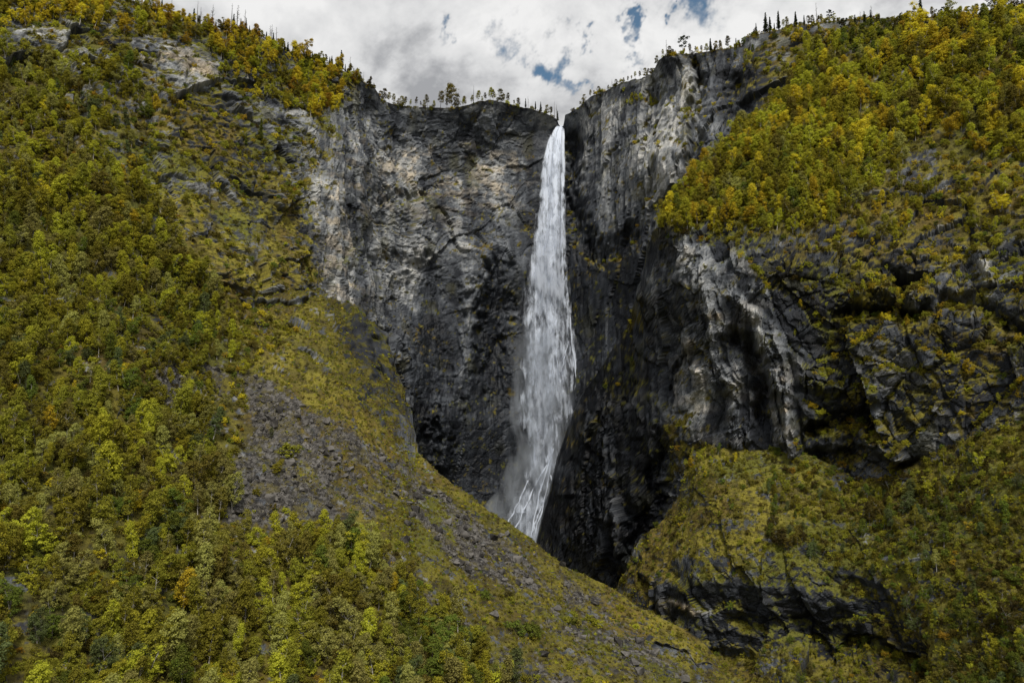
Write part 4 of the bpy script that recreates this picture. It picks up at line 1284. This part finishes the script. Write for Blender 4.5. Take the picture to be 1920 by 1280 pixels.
# ---- low heath, brushwood and grass tufts: nobody could count these
def veg_density(layer, base_d, outline=None, lo=0.35):
    def f(px, py, L):
        n = L['rows']
        v = np.broadcast_to(L['at'].get('veg', 0.0), L['px'].shape)[:n]
        s = np.broadcast_to(L['at'].get('scree', 0.0), L['px'].shape)[:n]
        o = 1.0 if outline is None else poly(px, py, outline, 20)
        return base_d * sstep(v, lo, lo + 0.35) * (1 - 0.92 * np.clip(s * 1.3, 0, 1)) * o * sstep(L['N'][:n][..., 2], -0.2, 0.25)
    return f

def rim_density(px, py, L):
    sky_y = np.interp(px, [a_ for a_, _ in A_SIL], [b_ for _, b_ in A_SIL])
    return 0.30 * sstep(py - sky_y, 9, 2) * sstep(fbm(L['P'][:L['rows']], 9, 2, 77), -0.3, 0.3) * (np.abs(px - 1053) > 9)

def heath(name, jobs, shapes, colours, size, label, category):
    protos_, pts_, pick_, sc_ = [], [], [], []
    keys = {}
    rr = np.random.default_rng(hash(name) % 1000 if False else len(name) * 37)
    for c in colours[0]:
        for sh in shapes:
            keys[c, sh] = len(protos_)
            if name == 'grass':
                V, F = make_tuft(40 + sh)
                protos_.append(mesh_from_arrays('tuft', V, F, LEAF[c]))
            else:
                protos_.append(two_part_mesh('bush', *SHAPES['shrub', sh], MAT_BARK_DARK, LEAF[c]))
    for k, (layer, fn, sp) in enumerate(jobs):
        p, _, _, _ = scatter(layer, fn, sp, 1300 + k + len(name))
        pts_.append(p)
    P = np.concatenate(pts_)
    c_ = rr.choice(len(colours[0]), size=len(P), p=colours[1])
    s_ = rr.choice(len(shapes), size=len(P))
    pick = [keys[colours[0][a], shapes[b]] for a, b in zip(c_, s_)]
    o = instancer(name, protos_, P, pick, rr.uniform(size[0], size[1], len(P)), rr.uniform(0, 6.28, len(P)))
    o['label'], o['category'] = label, category
    return len(P)

n_h = heath('brushwood', [
    ('hillside', veg_density('hillside', 0.150, [(-400, 200), (300, 300), (420, 540), (560, 620), (470, 700), (440, 860), (560, 1000), (700, 1000), (900, 1200), (1000, 1500), (-400, 1500)]), 1.1),
    ('hillside', veg_density('hillside', 0.012, [(800, 1080), (1100, 1120), (1300, 1210), (1300, 1400), (900, 1400)]), 1.2),
    ('cliff', veg_density('cliff', 0.150, [(-200, -200), (700, -200), (700, 200), (600, 330), (560, 380), (330, 330), (280, 420), (-200, 600)], 0.36), 1.0),
    ('cliff', veg_density('cliff', 0.045, [(270, 330), (600, 370), (660, 600), (380, 620)], 0.36), 1.0),
    ('cliff', veg_density('cliff', 0.150, [(1060, 0), (1800, -60), (1800, 700), (1060, 700)], 0.36), 1.0),
    ('cliff', rim_density, 0.9),
    ('buttress', veg_density('buttress', 0.120, None, 0.28), 1.0)
    ], [0, 1, 2],
    weights(olive=4, brown=2.2, yellow_green=1.6, golden=0.8, orange=0.5, green=0.9, dusky=1.4), (0.35, 1.05), 'low autumn brushwood and heath covering slopes and ledges', 'brushwood')
heath('heather', [('mound', veg_density('mound', 0.170, [(1440, 860), (1700, 880), (1980, 760), (1980, 1320), (1700, 1320), (1560, 1100)], 0.35), 0.9), ('mound', veg_density('mound', 0.045, None, 0.35), 1.0)], [0, 1, 2], weights(olive=3.5, brown=2.4, dusky=2.2, green=1.8, yellow_green=0.8, orange=0.15), (0.35, 1.0), 'brown and olive heather covering the mound at lower right', 'heather')  # heather kept dusky, the corner's shade painted into its colours
n_g = heath('grass', [
    ('hillside', veg_density('hillside', 0.55, [(380, 530), (700, 560), (790, 860), (1150, 1100), (1400, 1260), (1400, 1400), (880, 1400), (860, 1150), (640, 930), (560, 900), (420, 640)]), 0.55),
    ('mound', veg_density('mound', 0.55, None, 0.45), 0.6),
    ('cliff', veg_density('cliff', 0.22, [(260, 330), (600, 390), (640, 560), (380, 600)], 0.4), 0.7)], [0, 1, 2],
    weights(olive=4.0, yellow_green=1.0, brown=2.6, golden=0.3, green=0.9, dusky=1.2), (0.5, 1.15), 'tussocks of yellowing mountain grass on the ridge and mound', 'grass')

# ---- stones of the scree
stones = [make_stone(60 + k, f) for k, f in enumerate((0.7, 0.9, 0.55, 0.8, 1.0, 0.6))]
def stone_density(px, py, L):
    n = L['rows']
    s = np.broadcast_to(L['at']['scree'], L['px'].shape)[:n]
    spread = 0.16 * poly(px, py, [(560, 780), (1150, 1110), (1330, 1230), (1300, 1400), (900, 1400), (700, 1000)], 25)
    return 2.6 * sstep(s, 0.22, 0.70) * (0.25 + 0.75 * sstep(fbm(L['P'][:n], 6, 2, 4300), -0.45, 0.1)) + spread
p_s, sx, sy, _ = scatter('hillside', stone_density, 0.36, 4321)
r = np.random.default_rng(77)
sz = 0.28 + 0.20 * r.pareto(2.2, len(p_s))
sz = np.clip(sz, 0.3, 3.2)
_, _, dep = project(p_s)
vis = (sz / dep) * ((sx > 0) & (sx < 1400) & (sy < 1290) & (sy > 600))
ordr = np.argsort(-vis)
big, small = ordr[:300], ordr[300:]
turn = r.uniform(0, 6.28, (len(p_s), 3))
shp = r.integers(0, 6, len(p_s))
scree_o = instancer('scree', stones, p_s[small], shp[small], sz[small], turn[small, 2], r.normal(0, 0.5, (len(small), 2)))
scree_o['label'], scree_o['category'] = 'loose grey stones of the scree fan', 'scree'
for k in big:
    o = link('boulder', stones[shp[k]])
    o.location = tuple(float(v) for v in p_s[k] + np.array([0, 0, 0.12 * sz[k]]))
    o.rotation_euler = (float(r.normal(0, 0.35)), float(r.normal(0, 0.35)), float(turn[k, 2]))
    o.scale = (sz[k],) * 3
    x, y = sx[k], sy[k]
    if y > 1180:
        where = 'near the bottom edge of the scree fan'
    elif x > 900:
        where = 'on the mossy scree below the gorge ridge'
    elif y > 1000:
        where = 'in the narrow scree tongue above the alders'
    elif x < 420:
        where = 'in a scree gap among the birches'
    elif y < 860:
        where = 'on the upper scree under the grass ridge'
    else:
        where = 'on the wide middle of the scree'
    o['label'] = '%s %s grey boulder %s' % ('large' if sz[k] > 2.2 else ('medium' if sz[k] > 1.5 else 'small'), ('blocky', 'squarish', 'flat', 'angular', 'chunky', 'slabby')[shp[k]], where)
    o['category'] = 'boulder'
    o['group'] = 'boulders ' + where

# ------------------------------------------------------------------ the fall
def at_y(px, py, Y):
    d = ray_dir(px, py)
    return np.array([d[0] / d[1] * Y, Y, CAMZ + d[2] / d[1] * Y])

def water_material(name, cover, seed, scale=1.0, bright=0.80):
    """white water: dense threads and comet-shaped bursts with the rock showing between"""
    m = bpy.data.materials.new(name)
    m.use_nodes = True
    nt = m.node_tree
    nt.nodes.clear()
    out = nt.nodes.new('ShaderNodeOutputMaterial')
    uv = node(nt, 'ShaderNodeUVMap', uv_map='flow').outputs[0]
    edge = node(nt, 'ShaderNodeAttribute', attribute_name='edge').outputs['Fac']
    thick = node(nt, 'ShaderNodeAttribute', attribute_name='thick').outputs['Fac']
    warp = noise_tex(nt, mapping(nt, uv, (0.30, 0.05, 1), (0, 0, 0), (seed, 0, 0)), 1.0, 4, 0.6, out=1)
    wv = node(nt, 'ShaderNodeVectorMath', operation='MULTIPLY_ADD', ins={1: (4.0, 14.0, 0.0)})
    nt.links.new(warp, wv.inputs[0])
    nt.links.new(uv, wv.inputs[2])
    thread = noise_tex(nt, mapping(nt, wv.outputs[0], (0.42 * scale, 0.050 * scale, 1), (0, 0, 0), (seed * 3.1, 0, 0)), 1.0, 4, 0.55)
    burst = noise_tex(nt, mapping(nt, wv.outputs[0], (0.17 * scale, 0.075 * scale, 1), (0, 0, 0), (seed * 7.7, 2.0, 0)), 1.0, 5, 0.6)
    fine = noise_tex(nt, mapping(nt, uv, (1.6, 0.25, 1), (0, 0, 0), (seed * 1.7, 0, 0)), 1.0, 3, 0.6)
    a = math_node(nt, 'ADD', math_node(nt, 'MULTIPLY', thread, 1.05), math_node(nt, 'ADD', math_node(nt, 'MULTIPLY', burst, 1.35), math_node(nt, 'MULTIPLY', fine, 0.22)))
    a = math_node(nt, 'SUBTRACT', a, 0.78)
    a = math_node(nt, 'ADD', a, math_node(nt, 'MULTIPLY', math_node(nt, 'SUBTRACT', thick, 0.5), 0.40))
    a = math_node(nt, 'SUBTRACT', a, math_node(nt, 'MULTIPLY', math_node(nt, 'POWER', edge, 2.2), 0.42))
    alpha = math_node(nt, 'MULTIPLY', smooth(nt, a, 0.50 - cover, 0.98 - cover), smooth(nt, edge, 1.0, 0.55))
    dif = node(nt, 'ShaderNodeBsdfDiffuse', ins={0: (bright * 0.80, bright * 0.87, bright, 1)})
    tl = node(nt, 'ShaderNodeBsdfTranslucent', ins={0: (bright * 0.80, bright * 0.87, bright, 1)})
    mx = node(nt, 'ShaderNodeMixShader', ins={0: 0.3})
    nt.links.new(dif.outputs[0], mx.inputs[1])
    nt.links.new(tl.outputs[0], mx.inputs[2])
    tr = nt.nodes.new('ShaderNodeBsdfTransparent')
    fin = nt.nodes.new('ShaderNodeMixShader')
    nt.links.new(alpha, fin.inputs[0])
    nt.links.new(tr.outputs[0], fin.inputs[1])
    nt.links.new(mx.outputs[0], fin.inputs[2])
    nt.links.new(fin.outputs[0], out.inputs[0])
    return m

# outline of the falling water in the photograph: height, left, right
FALL = [(236, 1044, 1058), (246, 1036, 1058), (262, 1028, 1058), (300, 1018, 1058), (350, 1012, 1058), (400, 1008, 1059), (450, 1000, 1060), (500, 991, 1061), (560, 984, 1066), (610, 980, 1074), (660, 976, 1080), (700, 971, 1084),
        (740, 967, 1086), (780, 970, 1076), (820, 980, 1065), (860, 986, 1055), (900, 980, 1048), (940, 962, 1044), (980, 942, 1038), (1020, 925, 1034), (1050, 915, 1030), (1160, 895, 1020)]
def fall_bounds(py):
    f = np.array(FALL)
    return np.interp(py, f[:, 0], f[:, 1]), np.interp(py, f[:, 0], f[:, 2])

lip = spot('cliff', 1053, 240)
Y_LIP = float(lip[1])
def fall_y(py):
    # shot over the lip, free fall, then spreading over the apron at the foot
    return Y_LIP + np.interp(py, [236, 244, 260, 300, 400, 860, 920, 1050, 1160], [1.0, -3.0, -6, -9, -13, -20, -24, -36, -46])

def water_sheet(name, parent, u0, u1, dy, mat, seed, py0=236, py1=1160, rows=250, cols=36, swell=2.0, widen=0.05):
    r = np.random.default_rng(seed)
    pys = np.linspace(py0, py1, rows)
    V = np.zeros((rows, cols, 3))
    U = np.linspace(u0, u1, cols)
    for i, py in enumerate(pys):
        a, b = fall_bounds(py)
        w = b - a
        px = a - widen * w + U * (w * (1 + 2 * widen))
        Y = fall_y(py) + dy * min(1.0, (py - py0) / 60 + 0.1)
        for j in range(cols):
            V[i, j] = at_y(px[j], py, Y)
    bulge = np.sin(np.linspace(0, math.pi, cols))[None] * swell * np.clip((pys - py0) / 80, 0.1, 1)[:, None]
    Q = V * np.array([0.28, 0.28, 0.028])
    V[..., 1] -= bulge + 1.6 * fbm(Q, 1.0, 4, seed) * np.clip((pys - py0) / 60, 0.1, 1)[:, None]
    V[..., 0] += 0.5 * fbm(V * np.array([0.15, 0.15, 0.10]), 1.0, 3, seed + 9) * np.clip((pys - py0) / 100, 0.05, 1)[:, None]
    idx = np.arange(rows * cols).reshape(rows, cols)
    F = np.stack([idx[:-1, :-1], idx[1:, :-1], idx[1:, 1:], idx[:-1, 1:]], -1).reshape(-1, 4)
    me = mesh_from_arrays(name, V.reshape(-1, 3), F, mat, True)
    e = np.abs(np.linspace(-1, 1, cols))[None] * np.ones((rows, 1))
    me.attributes.new('edge', 'FLOAT', 'POINT').data.foreach_set('value', e.astype(np.float32).ravel())
    thick = np.interp(pys, [236, 300, 480, 620, 760, 860, 930, 1050], [1.32, 1.14, 0.92, 0.64, 0.54, 0.44, 0.48, 0.62])[:, None] * np.ones((1, cols))
    me.attributes.new('thick', 'FLOAT', 'POINT').data.foreach_set('value', thick.astype(np.float32).ravel())
    uvl = me.uv_layers.new(name='flow')
    drop = (V[0, :, 2].mean() - V[..., 2])
    uu = np.stack([V[..., 0], drop], -1).reshape(-1, 2)[F.ravel()]
    uvl.data.foreach_set('uv', uu.astype(np.float32).ravel())
    return link(name, me, parent)

fall = bpy.data.objects.new('waterfall', None)
scene.collection.objects.link(fall)
fall['kind'] = 'structure'
fall.location = (0, 0, 0)
water_sheet('water_curtain', fall, 0.0, 1.0, 0.0, water_material('white water back', 0.16, 1.0, 1.0, 0.50), 1, widen=0.02)
water_sheet('water_curtain', fall, 0.02, 0.98, -1.6, water_material('white water middle', 0.13, 5.0, 1.0, 0.66), 2, swell=2.6)
water_sheet('water_strand', fall, 0.0, 0.52, -2.6, water_material('white water left strand', 0.12, 9.0, 1.2, 0.95), 3, swell=2.2, py1=960)
water_sheet('water_strand', fall, 0.36, 0.86, -3.2, water_material('white water middle strand', 0.11, 13.0, 1.2, 0.95), 4, swell=2.2, py1=940)
water_sheet('water_strand', fall, 0.78, 1.01, -2.2, water_material('white water right strand', 0.12, 17.0, 1.4, 0.95), 5, swell=1.4, py1=800)

water_sheet('water_veil', fall, 0.0, 1.0, -4.2, water_material('drifting spray veil', 0.02, 31.0, 0.6, 0.66), 6, py0=400, py1=1160, swell=3.5, widen=0.22)
water_sheet('water_veil', fall, 0.0, 0.9, 1.5, water_material('drifting spray back veil', 0.05, 37.0, 0.5, 0.60), 7, py0=460, py1=1160, swell=1.0, widen=0.10)

# thin braids running down the apron and the rock to its right
MAT_BRAID = water_material('white water braid', 0.30, 21.0, 1.5, 0.85)
R_rock = LAYERS['buttress']
def braid(pts, width, Y0):
    P = []
    pts = np.array(pts, float)
    t = np.linspace(0, 1, 60)
    seg = np.concatenate([[0], np.cumsum(np.hypot(*np.diff(pts, axis=0).T))])
    seg /= seg[-1]
    px = np.interp(t, seg, pts[:, 0]) + 1.6 * np.sin(t * 23 + pts[0, 0]) * t
    py = np.interp(t, seg, pts[:, 1])
    for a, b in zip(px, py):
        P.append(at_y(a, b, fall_y(b) + Y0))
    P = np.array(P)
    w = width * (0.6 + 0.5 * np.sin(t * 17 + pts[0, 1]) ** 2)
    V = np.stack([P - np.array([1, 0, 0]) * w[:, None], P + np.array([0, -0.3, 0]) * w[:, None], P + np.array([1, 0, 0]) * w[:, None]], 1)
    n = len(P)
    idx = np.arange(n * 3).reshape(n, 3)
    F = np.stack([idx[:-1, :-1], idx[1:, :-1], idx[1:, 1:], idx[:-1, 1:]], -1).reshape(-1, 4)
    me = mesh_from_arrays('water_braid', V.reshape(-1, 3), F, MAT_BRAID, True)
    me.attributes.new('edge', 'FLOAT', 'POINT').data.foreach_set('value', np.tile(np.array([0.8, 0.0, 0.8], np.float32), n))
    me.attributes.new('thick', 'FLOAT', 'POINT').data.foreach_set('value', np.full(n * 3, 0.9, np.float32))
    uvl = me.uv_layers.new(name='flow')
    uvl.data.foreach_set('uv', np.stack([V[..., 0], -V[..., 2]], -1).reshape(-1, 2)[F.ravel()].astype(np.float32).ravel())
    return link('water_braid', me, fall)

for pts, w in (([(1038, 840), (1022, 890), (1010, 930), (1000, 985), (985, 1030)], 0.55), ([(1026, 870), (1005, 905), (985, 950), (962, 1000)], 0.6), ([(1035, 850), (1028, 900), (1018, 950), (1000, 1010)], 0.45),
               ([(1032, 890), (1040, 915), (1038, 935), (1025, 965), (1018, 985), (1014, 1024)], 0.5), ([(1016, 948), (1005, 975), (995, 1010)], 0.4), ([(1068, 580), (1072, 640), (1080, 690), (1079, 730)], 0.5),
               ([(1066, 640), (1058, 670), (1052, 700)], 0.4), ([(990, 900), (975, 935), (950, 985)], 0.5)):
    braid(pts, w, -5.0)

# ---- drifting spray round the lower fall
def spray(name, outline, depth, density, scale, seed):
    """closed body of mist: rings of the outline (height, left, right) round the falling water"""
    m = bpy.data.materials.new(name)
    m.use_nodes = True
    nt = m.node_tree
    nt.nodes.clear()
    out = nt.nodes.new('ShaderNodeOutputMaterial')
    vol = nt.nodes.new('ShaderNodeVolumePrincipled')
    vol.inputs['Color'].default_value = (0.82, 0.88, 0.96, 1)
    vol.inputs['Anisotropy'].default_value = 0.2
    pos = nt.nodes.new('ShaderNodeNewGeometry').outputs['Position']
    gen = nt.nodes.new('ShaderNodeTexCoord').outputs['Generated']
    nz = noise_tex(nt, mapping(nt, pos, (1, 1, 0.35), (0, 0, 0), (seed, 0, 0)), scale, 3, 0.6, 0.5)
    sep = node(nt, 'ShaderNodeSeparateXYZ')
    nt.links.new(gen, sep.inputs[0])
    fall_off = None
    for k, (lo, hi) in enumerate(((0.0, 0.5), (0.0, 0.5))):
        x = math_node(nt, 'ABSOLUTE', math_node(nt, 'SUBTRACT', sep.outputs[k], 0.5))
        f = smooth(nt, x, 0.15, 0.5, 1.0, 0.0)
        fall_off = f if fall_off is None else math_node(nt, 'MULTIPLY', fall_off, f)
    zf = math_node(nt, 'MULTIPLY', smooth(nt, sep.outputs[2], 0.0, 0.2), smooth(nt, sep.outputs[2], 1.0, 0.35))
    d = math_node(nt, 'MULTIPLY', math_node(nt, 'MULTIPLY', fall_off, zf), smooth(nt, nz, 0.40, 0.64, 0.0, 1.0))
    nt.links.new(math_node(nt, 'MULTIPLY', d, density), vol.inputs['Density'])
    nt.links.new(vol.outputs[0], out.inputs['Volume'])
    rings = []
    for py, a, b in outline:
        Y = float(fall_y(py)) - 4
        pa, pb = at_y(a, py, Y), at_y(b, py, Y)
        c, rad = (pa + pb) / 2, np.linalg.norm(pb - pa) / 2
        rings.append([c + np.array([math.cos(t) * rad, math.sin(t) * depth, 0]) for t in np.linspace(0, 2 * math.pi, 20, endpoint=False)])
    V = np.array(rings)
    R_, C_ = V.shape[:2]
    F = [(i * C_ + j, (i + 1) * C_ + j, (i + 1) * C_ + (j + 1) % C_, i * C_ + (j + 1) % C_) for i in range(R_ - 1) for j in range(C_)]
    Vv = np.concatenate([V.reshape(-1, 3), V[0].mean(0, keepdims=True), V[-1].mean(0, keepdims=True)])
    me = bpy.data.meshes.new(name)
    n0 = R_ * C_
    faces = [tuple(f) for f in F] + [(n0, j, (j + 1) % C_) for j in range(C_)] + [(n0 + 1, (R_ - 1) * C_ + (j + 1) % C_, (R_ - 1) * C_ + j) for j in range(C_)]
    me.from_pydata([tuple(v) for v in Vv], [], faces)
    me.materials.append(m)
    me.update()
    o = link(name, me)
    o['kind'] = 'stuff'
    o['label'], o['category'] = 'drifting white spray around the foot of the waterfall', 'mist'
    return o

spray('spray', [(470, 990, 1070), (560, 972, 1085), (660, 962, 1100), (760, 955, 1100), (860, 952, 1080), (920, 930, 1065), (960, 895, 1060), (1010, 860, 1055), (1060, 840, 1050), (1130, 850, 1040)], 9.0, 0.12, 0.11, 3.0)
print('trees', len(trees), 'heath', n_h, 'grass', n_g, 'stones', len(p_s))

# ------------------------------------------------------------------ look-alikes are told apart by their order in the picture
same = {}
for o in scene.objects:
    if o.parent is None and 'label' in o and o.get('category') in ('tree', 'boulder', 'dead tree', 'bush'):
        same.setdefault(o['label'], []).append(o)
for text, objs in same.items():
    if len(objs) > 1:
        objs.sort(key=lambda q: float(project(np.array(q.location))[0]))
        for k, q in enumerate(objs):
            q['label'] = '%s, %s from left' % (text, ORD[k] if k < len(ORD) else 'last')
